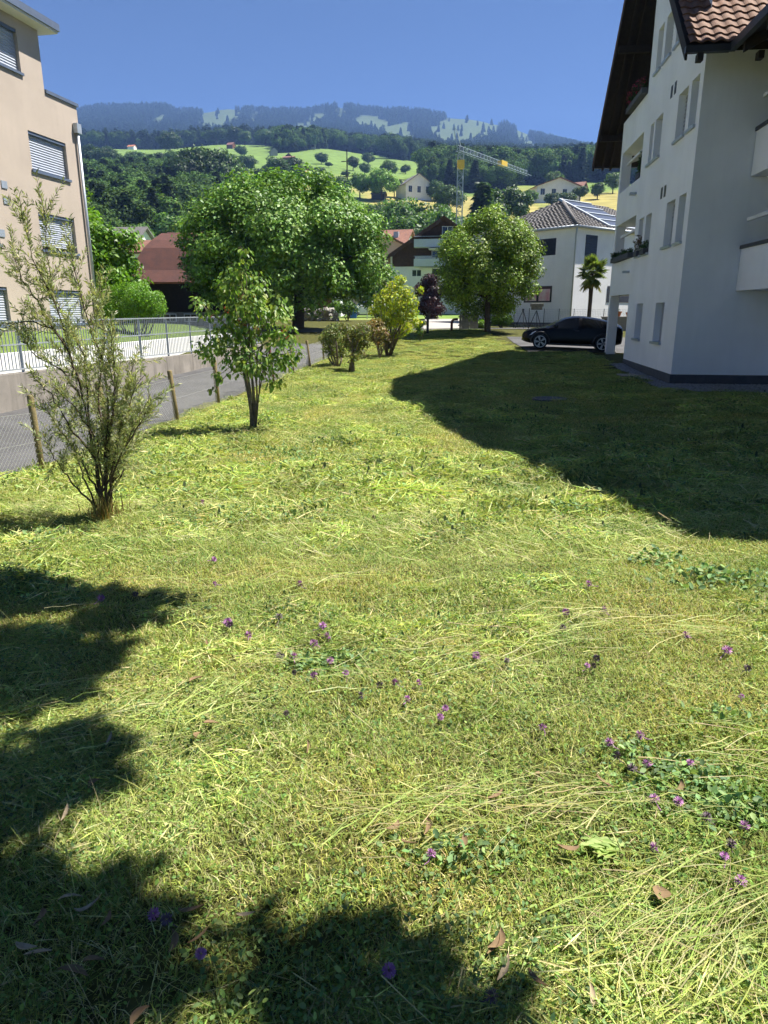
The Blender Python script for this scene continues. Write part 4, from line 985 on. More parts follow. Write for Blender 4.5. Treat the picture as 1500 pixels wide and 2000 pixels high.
# ------------------------------------------------------------------ garden trees
B = gpos(952, 42); B[2] = hz(B[0], B[1])
mc = np.concatenate([ell((5.95, 42, 4.1), (3.25, 3.1, 3.35), 150, .5, .85, low=-.97, s0=.75), ell((5.95, 42, 4.0), (2.3, 2.3, 2.4), 30, .7, 1.0)])
tree('maple_tree', 'ball-shaped yellow-green maple tree standing on the lawn edge', 'tree', (B[0], 42, B[2]), (5.95, 42, 2.6), mc, .17, 62000, .125,
     [(.16, .24, .026), (.21, .29, .032), (.12, .19, .022), (.085, .145, .018)], T=T_LOBE, upb=.6, jit=.28, mt=L_crown)
wc = np.concatenate([ell((-6.2, 45.5, 5.6), (6.4, 5.4, 4.2), 110, .8, 1.5, low=-.75, s0=.7), ell((-8.5, 44, 4.4), (4.2, 3.5, 3.0), 30, .7, 1.1), ell((-2.2, 44.5, 4.6), (2.6, 3, 3.2), 26, .7, 1.1), ell((-6, 45, 6), (4, 4, 2.8), 25, 1.0, 1.6), ell((-6.5, 44.2, 2.9), (5.4, 4.2, 1.5), 44, .5, .9), ell((-10.6, 44.5, 5.0), (2.0, 2.4, 2.6), 24, .5, .9), ell((-.9, 45, 4.2), (1.6, 2.4, 2.6), 22, .5, .9),
                     np.array([(-4.6, 45, 9.2, 1.0), (-3.6, 45.5, 9.0, .8), (-8.6, 45, 9.0, .9), (-10.8, 45, 6.8, 1.0), (-11.4, 44.6, 5.4, .9), (-.6, 45, 6.6, 1.0)])])
wb_ = gpos(582, 45)
tree('walnut_tree', 'large spreading dark green walnut tree with several clumps beside the barn', 'tree', tuple(wb_), (wb_[0], 45, 3.4), wc, .34, 95000, .21,
     [(.11, .21, .036), (.14, .245, .042), (.08, .165, .032), (.18, .29, .055)], nl=26, droop=.25, mt=L_crown)
lc = np.concatenate([ell((-15.6, 38, 3.4), (3.0, 3, 3.0), 50, .7, 1.1, s0=.6), ell((-16.6, 38.5, 6.0), (2.6, 2.6, 2.4), 40, .6, 1.0, s0=.6), ell((-13.4, 37.6, 2.6), (1.7, 1.8, 2.0), 24, .5, .8), ell((-13.5, 38, 4.3), (1.5, 1.6, 1.7), 22, .4, .7)])
tree('lime_tree', 'bright green leafy tree at the corner of the beige building', 'tree', (-15.8, 38, .6), (-15.8, 38, 3.0), lc, .25, 26000, .22, [(.11, .215, .02), (.14, .26, .025), (.08, .165, .018)])
# tree standing behind the camera, whose crown throws the shade on the near lawn
shade = [(-2.36, 3.95), (-1.9, 3.8), (-1.62, 3.75), (-1.18, 3.62), (-1.05, 3.45), (-1.2, 3.2), (-1.12, 2.9), (-1.2, 2.65), (-.95, 2.45), (-.84, 2.2), (-1.02, 1.98), (-.75, 1.8), (-.62, 1.62), (-.42, 1.5), (-.2, 1.5), (.02, 1.42), (.18, 1.3), (.25, 1.0), (.2, .2), (-3.5, .2), (-4.2, 3.6)]
r = np.random.default_rng(77); gx = r.uniform(-4.3, .5, 6000); gy = r.uniform(.2, 4.5, 6000)
ok = in_poly(gx + .1, gy + np.interp(gy, [1.2, 3.2], [.1, -.22]), shade); ok &= ~((np.hypot((gx + 1.3) * .6, gy - 2.55) < .17) | (np.hypot((gx + 2.0) * .7, gy - 3.55) < .2) | (np.hypot(gx + .95, gy - 1.95) < .19) | (np.hypot(gx + .45, gy - 1.2) < .22) | (np.hypot(gx + 1.45, gy - 3.4) < .15) | (np.hypot(gx + 1.05, gy - 1.3) < .12))
gx, gy = gx[ok][:560], gy[ok][:560]; hh = r.uniform(4.6, 6.6, len(gx))
oc = np.c_[gx - SUNA * hh, gy - SUNB * hh, hh, r.uniform(.12, .20, len(gx))]
oc = np.concatenate([oc, ell((.2, -1.0, 5.9), (2.6, 1.6, 1.4), 60, .3, .5)])
tree('overhanging_tree', 'leafy tree standing beside the lawn, its crown shading the near grass', 'tree', (-.4, -1.9, hz(-.4, -1.9)), (-.1, -1.6, 3.9), oc, .16, 46000, .15, GREEN, nl=40)

# ------------------------------------------------------------------ tree shapes shared by the middle distance and the woods
def proto_round(seed, wide=.42, n=2600, size=.085, cl=26):
    r = np.random.default_rng(seed); c = ell((0, 0, .60), (wide, wide, .40), cl, .10, .2, r, low=-.9, s0=.45)
    return crown_arrays(c, n, size, [(.055, .10, .025), (.07, .125, .03), (.04, .08, .02)], T_FOLD, .2, .4, .5, r)
def proto_conifer(seed, n=2200, wide=.2):
    r = np.random.default_rng(seed); t = r.random(n) ** .75; z = .06 + .94 * (1 - t); a = r.uniform(0, 6.283, n)
    lay = .72 + .28 * np.cos(z * 60 + r.normal(size=n) * .6); rad = wide * t ** .9 * lay * (.35 + .65 * r.random(n) ** .5)
    P = np.c_[np.cos(a) * rad, np.sin(a) * rad, z]; ax = unit(np.c_[np.cos(a), np.sin(a), -.45 + .3 * r.normal(size=n)]); nr = unit(np.array([0, 0, 1.]) + .4 * r.normal(size=(n, 3)))
    return leaves_arrays(P, ax, nr, .05 + .05 * r.random(n), palette(n, [(.035, .062, .024), (.045, .075, .028), (.026, .048, .02)], .15, r), T_FOLD)
RP = [proto_round(201, .42, 6500, .05, 30), proto_round(202, .5, 6500, .05, 34), proto_round(203, .34, 5500, .05, 24), proto_round(204, .46, 6500, .05, 20)]
CPR = [proto_conifer(211), proto_conifer(212, 2200, .24)]
RM = [mesh_np('crown', a[0], tris=a[1], col=a[2]) for a in RP]; CM = [mesh_np('crown', a[0], tris=a[1], col=a[2]) for a in CPR]
for q in RM + CM: q.materials.append(L_tree)
TRM = MB().tube([(0, 0, -.05), (0, 0, .2), (.01, 0, .55)], [.03, .022, .012], 6).mesh('trunk', True); TRM.materials.append(M_bark)
def place_tree(me, px, ytop, ybase, Y, label, col=(1, 1, 1), wide=1.0, group=None, name='hill_tree'):
    """a middle-distance tree: stands on the hill at column px, as tall as the photograph shows it"""
    g_ = gpos(px, Y); a = at(px, ytop, Y)
    h = max(a[2] - g_[2], 2.0); g_[2] -= .1 * h; t = empty(name, tuple(g_), random.uniform(0, 6.28), label, 'tree', group); t.scale = (h * wide, h * wide, h)
    o = obj('crown', me, None, t); o.color = (*col, 1); obj('trunk', TRM, None, t); return t
DK, MD, LT = (.75, .8, .8), (1.3, 1.35, 1.1), (2.0, 2.0, 1.2)
mt_ = [  # mesh, px, ytop, ybase, Y, label, tint, width
    (RM[1], 805, 392, 465, 170, 'dark round broadleaf tree behind the wooden chalet', MD, 1.2), (RM[0], 845, 372, 440, 185, 'broad dark green tree left of the crane tower', MD, 1.1), (RM[2], 868, 385, 450, 165, 'tall mid green tree directly before the crane tower', MD, 1.0),
    (CM[1], 938, 338, 420, 190, 'dark spruce tree right of the crane tower', (1.5, 1.6, 1.3), 1.25), (RM[0], 918, 400, 440, 175, 'pale green tree below the dark spruce', LT, 1.1), (RM[3], 990, 340, 405, 230, 'large mid green tree right of the spruce on the slope', MD, 1.0),
    (RM[2], 962, 352, 405, 225, 'slim pale green tree between spruce and large slope tree', LT, .9), (RM[1], 745, 318, 365, 345, 'bright green broad tree left of the white hillside farmhouse', LT, 1.1), (RM[0], 703, 328, 362, 350, 'dark rounded meadow tree between pylon and bright tree', MD, 1.1),
    (RM[3], 664, 331, 368, 330, 'dark tree directly beside the wooden power pole', DK, 1.0), (RM[1], 735, 384, 415, 250, 'dark bush tree at the foot of the yellow meadow', MD, 1.2), (RM[0], 712, 313, 328, 520, 'small dark meadow tree above the yellow field', DK, 1.2),
    (RM[2], 760, 306, 328, 500, 'pair-topped dark tree above the white hillside farmhouse', MD, 1.4), (RM[0], 540, 297, 340, 420, 'large dark meadow tree beyond the walnut crown', DK, 1.3), (RM[2], 578, 297, 335, 430, 'slim dark meadow tree beside the larger meadow tree', DK, 1.1),
    (RM[1], 483, 297, 320, 520, 'grey green meadow tree near the hill barns', DK, 1.4), (RM[1], 400, 264, 345, 330, 'huge dark broadleaf tree crowning the wooded slope', (.6, .62, .6), 1.1), (RM[0], 432, 270, 350, 325, 'dark broadleaf tree at the right end of the wooded slope', (.6, .62, .6), 1.0),
    (RM[3], 372, 285, 360, 320, 'dark tree on the left of the huge slope tree', (.55, .6, .55), 1.0), (RM[1], 335, 250, 292, 760, 'large tree clump on the left end of the upper meadow', DK, 1.2), (RM[0], 460, 242, 275, 900, 'dark round tree on the upper meadow crest', DK, 1.5),
    (RM[2], 480, 250, 275, 880, 'lighter tree beside the dark crest tree', MD, 1.2), (RM[1], 520, 246, 282, 850, 'big dark tree behind the hill barns', DK, 1.3), (RM[0], 545, 254, 284, 840, 'grey green tree right of the big dark crest tree', MD, 1.2), (RM[3], 425, 246, 272, 950, 'long dark hedge tree along the crest', DK, 2.0),
    (CM[0], 320, 367, 430, 205, 'pale pointed conifer before the wooded slope', (3.2, 3.2, 2.2), 1.5), (CM[1], 350, 382, 430, 200, 'smaller pale pointed conifer before the wooded slope', (3.4, 3.2, 2.0), 1.3), (RM[0], 340, 400, 450, 175, 'pale green rounded tree at the foot of the wooded slope', MD, 1.2),
    (RM[0], 1080, 327, 358, 420, 'bright green tree right behind the white villa', LT, 1.1), (RM[1], 1033, 366, 392, 330, 'green orchard tree left of the white villa', MD, 1.3), (RM[0], 1077, 371, 388, 310, 'low dark orchard tree before the white villa', DK, 1.5), (RM[1], 1105, 370, 388, 312, 'dark orchard tree at the right corner of the white villa', DK, 1.5),
    (RM[3], 1130, 355, 386, 330, 'dark rounded tree between villa and brown farmhouse', DK, 1.1), (RM[2], 1165, 350, 373, 340, 'dark tree on the open slope right of the villa', DK, 1.3), (RM[0], 1195, 328, 362, 380, 'bright green tree at the top of the right slope', LT, 1.1), (RM[0], 600, 318, 340, 480, 'low dark meadow shrub tree near the red barn', DK, 1.4),
    (RM[1], 625, 322, 345, 470, 'dark clump beside the red roofed barn on the meadow', DK, 1.5), (RM[2], 520, 318, 345, 440, 'small grey tree by the meadow path', DK, 1.0), (RM[1], 780, 366, 420, 210, 'green tree rising behind the dark round trees', MD, 1.0), (RM[3], 905, 420, 455, 130, 'green tree behind the chalet roof', MD, 1.3), (RM[2], 1055, 405, 430, 200, 'yellow green tree peeping over the grey tiled roof', LT, 1.3),
    (RM[0], 230, 440, 470, 150, 'dull green tree between lime tree and wooded slope', MD, 1.3), (RM[2], 280, 420, 470, 160, 'tall green tree left of the barn roof', MD, 1.0)]
mt_ += [(RM[q % 4], x_, yt, yt + 30, Y_, lb, c_, w_) for q, (x_, yt, Y_, lb, c_, w_) in enumerate([(180, 275, 560, 'rounded tree at the left edge of the upper slope beside the beige building', DK, 1.4), (212, 280, 540, 'broad tree left of the long grey barn', DK, 1.5), (232, 300, 430, 'dark tree below the long grey barn', DK, 1.4), (275, 284, 520, 'dark tree between long barn and white slope house', DK, 1.4), (300, 305, 420, 'leafy tree below the white slope house', MD, 1.3), (325, 290, 480, 'dark tree right of the white slope house', DK, 1.3), (196, 312, 400, 'dull green tree high on the wooded slope edge', MD, 1.3), (262, 318, 390, 'mid green tree on the top edge of the wood', MD, 1.2), (340, 318, 380, 'dark tree left of the huge slope tree on the wood edge', DK, 1.3),
    (470, 318, 470, 'dark clump right of the wooded slope', DK, 1.5), (505, 322, 430, 'dull tree above the walnut crown', DK, 1.3), (555, 322, 400, 'dark wide tree in the brown field', DK, 1.6), (610, 330, 380, 'dark green tree left of the power pole', MD, 1.3), (640, 335, 370, 'small dense tree beside the power pole field', DK, 1.2), (690, 300, 560, 'tree above the bright meadow tree', DK, 1.3), (770, 340, 360, 'green tree at the left corner of the white farmhouse', MD, 1.1), (850, 345, 350, 'dark tree at the right corner of the white farmhouse', DK, 1.2), (875, 350, 300, 'mid green tree above the grey barn roof', MD, 1.1), (1015, 372, 330, 'rounded green tree at the left end of the villa lawn', MD, 1.2)])]
for a in mt_: place_tree(a[0], a[1], a[2], a[3], a[4], a[5], a[6], a[7], 'trees on the slopes')
for (px, Y, s) in ((455, 640, .8), (472, 690, 1.3), (560, 560, .7), (628, 600, 1.2), (643, 566, .6), (720, 660, 1.4), (792, 560, .9), (675, 480, .6)):
    g_ = gpos(px, Y); t = empty('orchard_tree', tuple(g_), random.uniform(0, 6), 'small lone orchard tree dotted on the bright green meadow', 'tree', 'orchard trees on the meadow'); h = 8.5 * s; t.location.z -= h * .14; t.scale = (h * 1.45, h * 1.45, h)
    o = obj('crown', RM[px % 4], None, t); o.color = (.9, .95, .9, 1); obj('trunk', TRM, None, t)

# woods: too many trees to count
def woods(name, n, Ylo, Yhi, protos, hlo, hhi, colr, seed, xpad=1.0, frac_con=1.0):
    r = np.random.default_rng(seed); Y = np.sqrt(r.uniform(Ylo ** 2, Yhi ** 2, n * 4)); u = r.uniform(-.62, .55, n * 4) * xpad; x = u * Y; z = far_z(x, Y)
    ok = is_forest(x, Y, z); x, Y, z = x[ok][:n], Y[ok][:n], z[ok][:n]; k = len(x)
    c = bpy.data.collections.new(name)
    for a in protos:
        me = mesh_np(name, a[0], tris=a[1], col=a[2]); me.materials.append(L_far); o = bpy.data.objects.new(name, me); o.color = (*colr, 1); c.objects.link(o)
    h = hlo + (hhi - hlo) * r.random(k); w_ = h * r.uniform(.85, 1.3, k)
    return scatter(name, np.c_[x, Y, z - .3], np.c_[np.zeros((k, 2)), r.uniform(0, 6.28, k)], np.c_[w_, w_, h], r.integers(0, len(protos), k), c)
FC = [proto_conifer(221, 420, .26), proto_conifer(222, 420, .22)]
for a in FC: a[0][:, :2] *= 1.15
woods('mountain_forest', 26000, 1000, 3080, FC, 15, 27, (1.0, 1.05, 1.05), 301)
MF = [proto_round(231, .5, 5200, .05, 34), proto_round(232, .42, 5200, .05, 30), proto_round(235, .36, 4200, .05, 24), proto_conifer(233, 2400, .25)]
woods('hillside_wood', 2200, 130, 480, MF, 10, 17, (.62, .68, .66), 302)
woods('upper_wood', 5200, 480, 1010, MF + [proto_conifer(234, 1600, .25)], 14, 24, (.62, .70, .68), 303)
# single firs dotted over the high pastures
r = np.random.default_rng(55); c_ = 0
for _ in range(4000):
    Y = math.sqrt(r.uniform(1500 ** 2, 2950 ** 2)); x = r.uniform(-.5, .3) * Y; z = far_z(np.array([x]), np.array([Y]))
    if not is_forest(np.array([x]), np.array([Y]), z)[0] and r.random() < .22:
        t = empty('fir_tree', (x, Y, float(z[0])), r.uniform(0, 6), 'single dark fir standing on the pale mountain pasture', 'tree', 'firs on the mountain pasture'); h = r.uniform(14, 24); t.scale = (h * 1.2, h * 1.2, h)
        o = obj('crown', CM[c_ % 2], None, t); o.color = (.9, .95, .95, 1); c_ += 1
    if c_ >= 60: break

# ------------------------------------------------------------------ village buildings
def win(parent, P, a, b, c, d, frame=M_signwhite, pane=M_glass, t=.06, proud=.03):
    """window on a wall face: P(s, z, d) with d negative outside"""
    k = MB()
    for (s0, s1, z0, z1) in ((a, b, c, c + t), (a, b, d - t, d), (a, a + t, c + t, d - t), (b - t, b, c + t, d - t), ((a + b) / 2 - t / 2, (a + b) / 2 + t / 2, c + t, d - t)):
        q = [P(s, z, dd) for dd in (-proud, .0) for (s, z) in ((s0, z0), (s1, z0), (s1, z1), (s0, z1))]
        k.add(q, [(0, 1, 2, 3), (0, 4, 5, 1), (1, 5, 6, 2), (2, 6, 7, 3), (3, 7, 4, 0)])
    w_ = k.build('window', frame, parent)
    MB().quad(P(a, c, -.008), P(b, c, -.008), P(b, d, -.008), P(a, d, -.008)).build('pane', pane, w_)
    return w_
def gable_house(name, label, base, rz, w, l, hw, hr, mw, mr, over=.5, wins=(), cat='house', gable_mat=None, chimney=None, th=.2, group=None, sidewins=()):
    """gable front faces local -y, ridge runs along y"""
    t = empty(name, tuple(base), rz, label, cat, group); h2 = w / 2
    k = MB(); k.quad((-h2, 0, -2), (h2, 0, -2), (h2, 0, hw), (-h2, 0, hw)); k.quad((-h2, l, -2), (h2, l, -2), (h2, l, hw), (-h2, l, hw))
    k.quad((-h2, 0, -2), (-h2, l, -2), (-h2, l, hw), (-h2, 0, hw)); k.quad((h2, 0, -2), (h2, l, -2), (h2, l, hw), (h2, 0, hw)); k.build('wall', mw, t)
    MB().add([(-h2, 0, hw), (h2, 0, hw), (0, 0, hw + hr)], [(0, 1, 2)]).add([(-h2, l, hw), (h2, l, hw), (0, l, hw + hr)], [(0, 1, 2)]).build('gable', gable_mat or mw, t)
    s = hr / h2; k = MB()
    for sg in (-1, 1):
        e = h2 + over; ze = hw - over * s
        k.prism([(0, -over, hw + hr + th), (sg * e, -over, ze + th), (sg * e, -over, ze), (0, -over, hw + hr)], (0, l + 2 * over, 0))
    ro = k.build('roof', mr, t)
    if chimney: x, y, z0, z1, m_ = chimney; MB().box(x - .35, y - .35, z0, x + .35, y + .35, z1).build('chimney', m_, ro)
    for (a, b, c, d) in wins: win(t, lambda s_, z, dd: (s_, dd, z), a, b, c, d)
    for (a, b, c, d) in sidewins: win(t, lambda s_, z, dd: (-h2 + dd, s_, z), a, b, c, d)
    return t

# barn with swept tiled roof
bx0, by = -17.7, 49.0; bz = hz(-13, 49)
bn = empty('old_barn', (bx0, by, bz), R(4), 'old dark wooden barn with swept reddish brown tiled roof', 'barn')
zr = lambda y: at(300, y, by)[2] - bz
k = MB(); k.box(.9, .9, .9, 9.5, 8, zr(552)); k.build('wall', M_wood, bn)
MB().box(.85, .85, -1, 9.55, 8.05, .9).build('stone_base', M_concrete, bn)
for (a, b) in ((2.6, 3.5), (4.0, 4.9), (5.4, 6.3)): win(bn, lambda s_, z, dd: (s_, .85 + dd, z), a, b, .25, .8)
lev = [(0, 0, zr(551)), (.75, .75, zr(527)), (1.15, 1.15, zr(500)), (1.5, 1.5, zr(478)), (1.95, 2.1, zr(462)), (2.5, 2.8, zr(446))]
lev = np.array(lev); tt_ = np.linspace(0, len(lev) - 1, 16); lev = np.stack([np.interp(tt_, np.arange(len(lev)), np.convolve(np.r_[2 * lev[0, c_] - lev[1, c_], lev[:, c_], 2 * lev[-1, c_] - lev[-2, c_]], [.25, .5, .25], 'valid')) for c_ in range(3)], -1)
k = MB(); n = len(lev); vs = []
for (ix, iy, z) in lev: vs += [(ix, iy, z), (10.4 - ix, iy, z), (10.4 - ix, 8.4 - iy, z), (ix, 8.4 - iy, z)]
fs = [(q * 4 + a, q * 4 + (a + 1) % 4, q * 4 + 4 + (a + 1) % 4, q * 4 + 4 + a) for q in range(n - 1) for a in range(4)] + [(n * 4 - 4, n * 4 - 3, n * 4 - 2, n * 4 - 1), (3, 2, 1, 0)]
ro = k.add(vs, fs).build('roof', M_barnroof, bn)
MB().tube([(2.6, 4.2, zr(446) + .05), (7.8, 4.2, zr(446) + .05)], .14, 8).build('ridge_tiles', M_redroof, ro, True)
MB().box(-.03, -.06, zr(551) - .1, 10.4, .0, zr(551) + .02).build('gutter', M_pot, ro)
for q in range(1, 9):
    pass

# chalet
cb = gpos(868, 75); cz = cb[2]
ch = gable_house('wooden_chalet', 'dark wooden chalet with broad gable and pale balconies behind the maple', (at(868, 425, 75)[0], 75, cz), R(-9), 10.8, 12, at(762, 500, 75)[2] - cz, at(868, 428, 75)[2] - at(762, 500, 75)[2], M_white, M_redroof, .7, gable_mat=M_chalet, th=.25)
z_ = lambda y: at(820, y, 75)[2] - cz
for (y0, y1) in ((468, 484), (506, 521)):
    b_ = MB().box(-2.9, -1.0, z_(y1), 4.6, -.85, z_(y0)).box(-2.9, -.85, z_(y1), 4.6, -.02, z_(y1) + .12).build('balcony', M_balc, ch)
    MB().tube([(-2.9, -.92, z_(y0) + .25), (4.6, -.92, z_(y0) + .25)], .03, 6).build('handrail', M_steel, b_)
MB().box(-5.2, -.06, z_(520), -2.9, -.01, z_(500) + .05).build('timber_cladding', M_chalet, ch)
for (a, b, y0, y1) in ((-.2, .9, 462, 442), (-1.2, .1, 503, 489), (.6, 1.9, 503, 489), (2.4, 3.6, 503, 489), (-3.2, -2.2, 540, 526), (-1.2, .6, 538, 524), (1.2, 2.4, 538, 524)): win(ch, lambda s_, z, dd: (s_, dd - .01, z), a, b, z_(y0), z_(y1))
MB().box(-1.4, -1.5, z_(489), -.0 + 1.6, -.02, z_(487)).build('awning', M_awning, ch); MB().box(-2.4, -.6, z_(525), 2.2, -.02, z_(523)).build('canopy', M_awning, ch)
for sg in (-1, 1):
    zz0 = at(868, 428, 75)[2] - cz; s_ = (at(868, 428, 75)[2] - at(762, 500, 75)[2]) / 5.4
    MB().prism([(0, -.75, zz0 + .2), (sg * 6.1, -.75, zz0 - 6.1 * s_ + .2), (sg * 6.1, -.75, zz0 - 6.1 * s_ - .15), (0, -.75, zz0 - .15)], (0, .06, 0)).build('verge_board', M_chalet, ch)
# neighbours of the chalet
pb = gpos(750, 92); gable_house('pink_house', 'pink rendered house with white verge left of the chalet', (at(752, 560, 92)[0] , 92, pb[2]), R(14), 7.4, 10, at(752, 488, 92)[2] - pb[2], 1.6, M_pink, M_redroof, .4, wins=[(-1.2, .0, 4, 5.6), (1.2, 2.4, 4, 5.6), (-1.2, 0, 1, 2.6)])
pb = gpos(800, 110); gable_house('red_roofed_house', 'house with reddish roof and slim flue behind the chalet', (at(800, 480, 110)[0], 110, pb[2]), R(75), 8, 9, at(790, 482, 110)[2] - pb[2], 2.2, M_white, M_redroof, .5, chimney=(-2, 1.5, 6, at(790, 455, 110)[2] - pb[2], M_steel))
# far roofs left of the barn
pb = gpos(285, 95); gable_house('grey_roofed_house', 'far white house with grey blue roof left of the barn', (at(283, 470, 95)[0], 95, pb[2]), R(80), 5, 3.4, at(286, 474, 95)[2] - pb[2], 1.7, M_white, M_greyroof, .5, chimney=(-1, 2, 6, at(290, 450, 95)[2] - pb[2], M_white))
pb = gpos(288, 80); gable_house('small_red_house', 'small house with red roof and pale wall left of the barn', (at(290, 490, 80)[0], 80, pb[2]), R(86), 3.6, 2.2, at(286, 494, 80)[2] - pb[2], 1.1, M_white, M_redroof, .4, sidewins=[(.6, 1.4, 1.4, 2.4)])
# shed with a brown door
pb = gpos(630, 68); sh = gable_house('garden_shed', 'small pale shed with brown door behind the rough stone wall', (at(630, 600, 68)[0], 68, pb[2]), R(-4), 3.4, 3, 2.0, .5, M_white, M_greyroof, .3, cat='shed')
MB().box(-.5, -.06, .1, .9, -.005, 1.9).build('door', M_brown, sh)

# white house with grey hipped roof and solar panels
Yh = 50.0; hc = gpos(1112, Yh); hbz = hz(hc[0], Yh) - .1
wh = empty('white_house', (hc[0], Yh, hbz), R(38), 'white two storey house with grey tiled hip roof and solar panels', 'house')
eh = at(1112, 445, Yh)[2] - hbz
# local x runs along the right face, local y along the left face
HL = 13; k = MB(); k.quad((0, 0, -1), (HL, 0, -1), (HL, 0, eh), (0, 0, eh)); k.quad((0, 0, -1), (0, 9, -1), (0, 9, eh), (0, 0, eh)); k.quad((HL, 0, -1), (HL, 9, -1), (HL, 9, eh), (HL, 0, eh)); k.quad((0, 9, -1), (HL, 9, -1), (HL, 9, eh), (0, 9, eh)); k.build('wall', M_white, wh)
ov = .3; rh = at(1158, 383, Yh + 3)[2] - hbz - eh
MB().box(-ov, -ov, eh - .02, HL + ov, 9 + ov, eh + .1).build('soffit', M_soffit, wh)
A_ = [(-ov, -ov, eh + .1), (HL + ov, -ov, eh + .1), (HL + ov, 9 + ov, eh + .1), (-ov, 9 + ov, eh + .1)]; T1, T2 = (3.9, 4.5, eh + .1 + rh), (9.1, 4.5, eh + .1 + rh)
ro = MB().add(A_ + [T1, T2], [(0, 1, 5, 4), (1, 2, 5), (2, 3, 4, 5), (3, 0, 4)]).build('roof', M_greyroof, wh)
def rows(p0, p1, q, nrow, q2=None):
    k = MB(); p0, p1, q = Vector(p0), Vector(p1), Vector(q); q2 = Vector(q2) if q2 else q; nrm = (p1 - p0).cross(q - p0).normalized()
    if nrm.z < 0: nrm = -nrm
    for i_ in range(nrow):
        t0, t1 = i_ / nrow, (i_ + 1) / nrow; a, b = p0.lerp(q, t0), p1.lerp(q2, t0); c, d = p1.lerp(q2, t1), p0.lerp(q, t1); up = nrm * .07; nn = max(2, int((b - a).length / .34))
        for j_ in range(nn):
            u0, u1 = j_ / nn, (j_ + .96) / nn; a0, a1 = a.lerp(b, u0), a.lerp(b, u1); d0, d1 = d.lerp(c, u0), d.lerp(c, u1); am = a0.lerp(a1, .5) + nrm * .05; dm = d0.lerp(d1, .5) + nrm * .05
            k.add([a0 + up, am + up, a1 + up, d1 + nrm * .01, dm + nrm * .01, d0 + nrm * .01, a0, a1], [(0, 1, 4, 5), (1, 2, 3, 4), (0, 6, 7, 2, 1)])
    o = k.build('roof_tiles', M_greyroof, ro); prop(o, kind='stuff')
rows(A_[0], A_[1], T1, 17, T2); rows(A_[3], A_[0], T1, 17)
k = MB(); p0, p1 = Vector(A_[0]), Vector(T1); k.tube([p0 + Vector((0, 0, .08)), p1 + Vector((0, 0, .08))], .13, 8).build('hip_tiles', M_greyroof, ro, True)
for (a, b) in ((A_[0], A_[1]), (A_[3], A_[0])):
    MB().tube([Vector(a) + Vector((-.05, -.05, -.03)), Vector(b) + Vector((-.05 if b is A_[0] else .05, -.05, -.03))], .09, 8).build('gutter', M_steel, wh, True)
MB().tube([(-.12, -.12, -.2), (-.12, -.12, eh - .45), (-ov, -ov, eh)], .055, 8).build('downpipe', M_steel, wh, True)
# solar panel on the right slope
e0 = Vector(A_[0]); ex = (Vector(A_[1]) - e0).normalized(); sl_ = (Vector((T1[0], T1[1], T1[2])) - Vector((T1[0], -ov, eh + .1))).normalized(); nn_ = ex.cross(sl_).normalized()
L0 = (Vector(T1) - Vector((T1[0], -ov, eh + .1))).length
k = MB(); g_ = MB()
org = Vector((3.6, -ov, eh + .1)) + nn_ * .12
for i_ in range(4):
    a = org + sl_ * (.35 + i_ * (L0 - .5) / 4); b = org + sl_ * (.35 + (i_ + 1) * (L0 - .5) / 4 - .08)
    g2 = MB().add([a, a + ex * 3.4, b + ex * 3.4, b, a - nn_ * .06, a + ex * 3.4 - nn_ * .06, b + ex * 3.4 - nn_ * .06, b - nn_ * .06], [(0, 1, 2, 3), (0, 4, 5, 1), (1, 5, 6, 2), (2, 6, 7, 3), (3, 7, 4, 0)]); g2.build('solar_panel', M_solar, ro)
    k.bar(b - ex * .1 + nn_ * .0, b + ex * 3.5, .1, .14, nn_)
k.bar(org + sl_ * .25 - ex * .12, org + sl_ * (L0 - .1) - ex * .12, .22, .14, nn_); k.bar(org + sl_ * .28 - ex * .1, org + sl_ * .28 + ex * 3.5, .14, .14, nn_); k.build('solar_frame', M_steel, ro)
PLf = lambda s_, z, dd: (dd, s_, z); PRt = lambda s_, z, dd: (s_, dd, z)
def hblind(P, a, b, c, d):
    k = MB(); blind(k, P, a, b, c, d, -.02, 16); w_ = k.build('window', M_dark, wh)
    MB().quad(P(a, c, -.004), P(b, c, -.004), P(b, d, -.004), P(a, d, -.004)).build('pane', M_glass, w_)
zh = lambda y: at(1112, y, Yh)[2] - hbz
hblind(PLf, 1.6, 3.9, zh(495), zh(461)); hblind(PRt, 1.1, 2.4, zh(525), zh(456)); hblind(PRt, 4.0, 7, zh(590), zh(556)); hblind(PLf, 6.2, 8.2, zh(495), zh(463))
w_ = win(wh, PLf, 1.7, 4.2, zh(590), zh(557), M_dark, M_glass, .1)
for (a, b) in ((1.85, 2.85), (3.05, 4.05)): MB().quad(PLf(a, zh(588), -.015), PLf(b, zh(588), -.015), PLf(b, zh(563), -.015), PLf(a, zh(563), -.015)).build('poster', M_poster1, w_)
MB().box(.02, -.03, -.6, 9, 0, .35).box(-.03, 0, -.6, 0, 9, .35).build('plinth', M_plinth, wh)

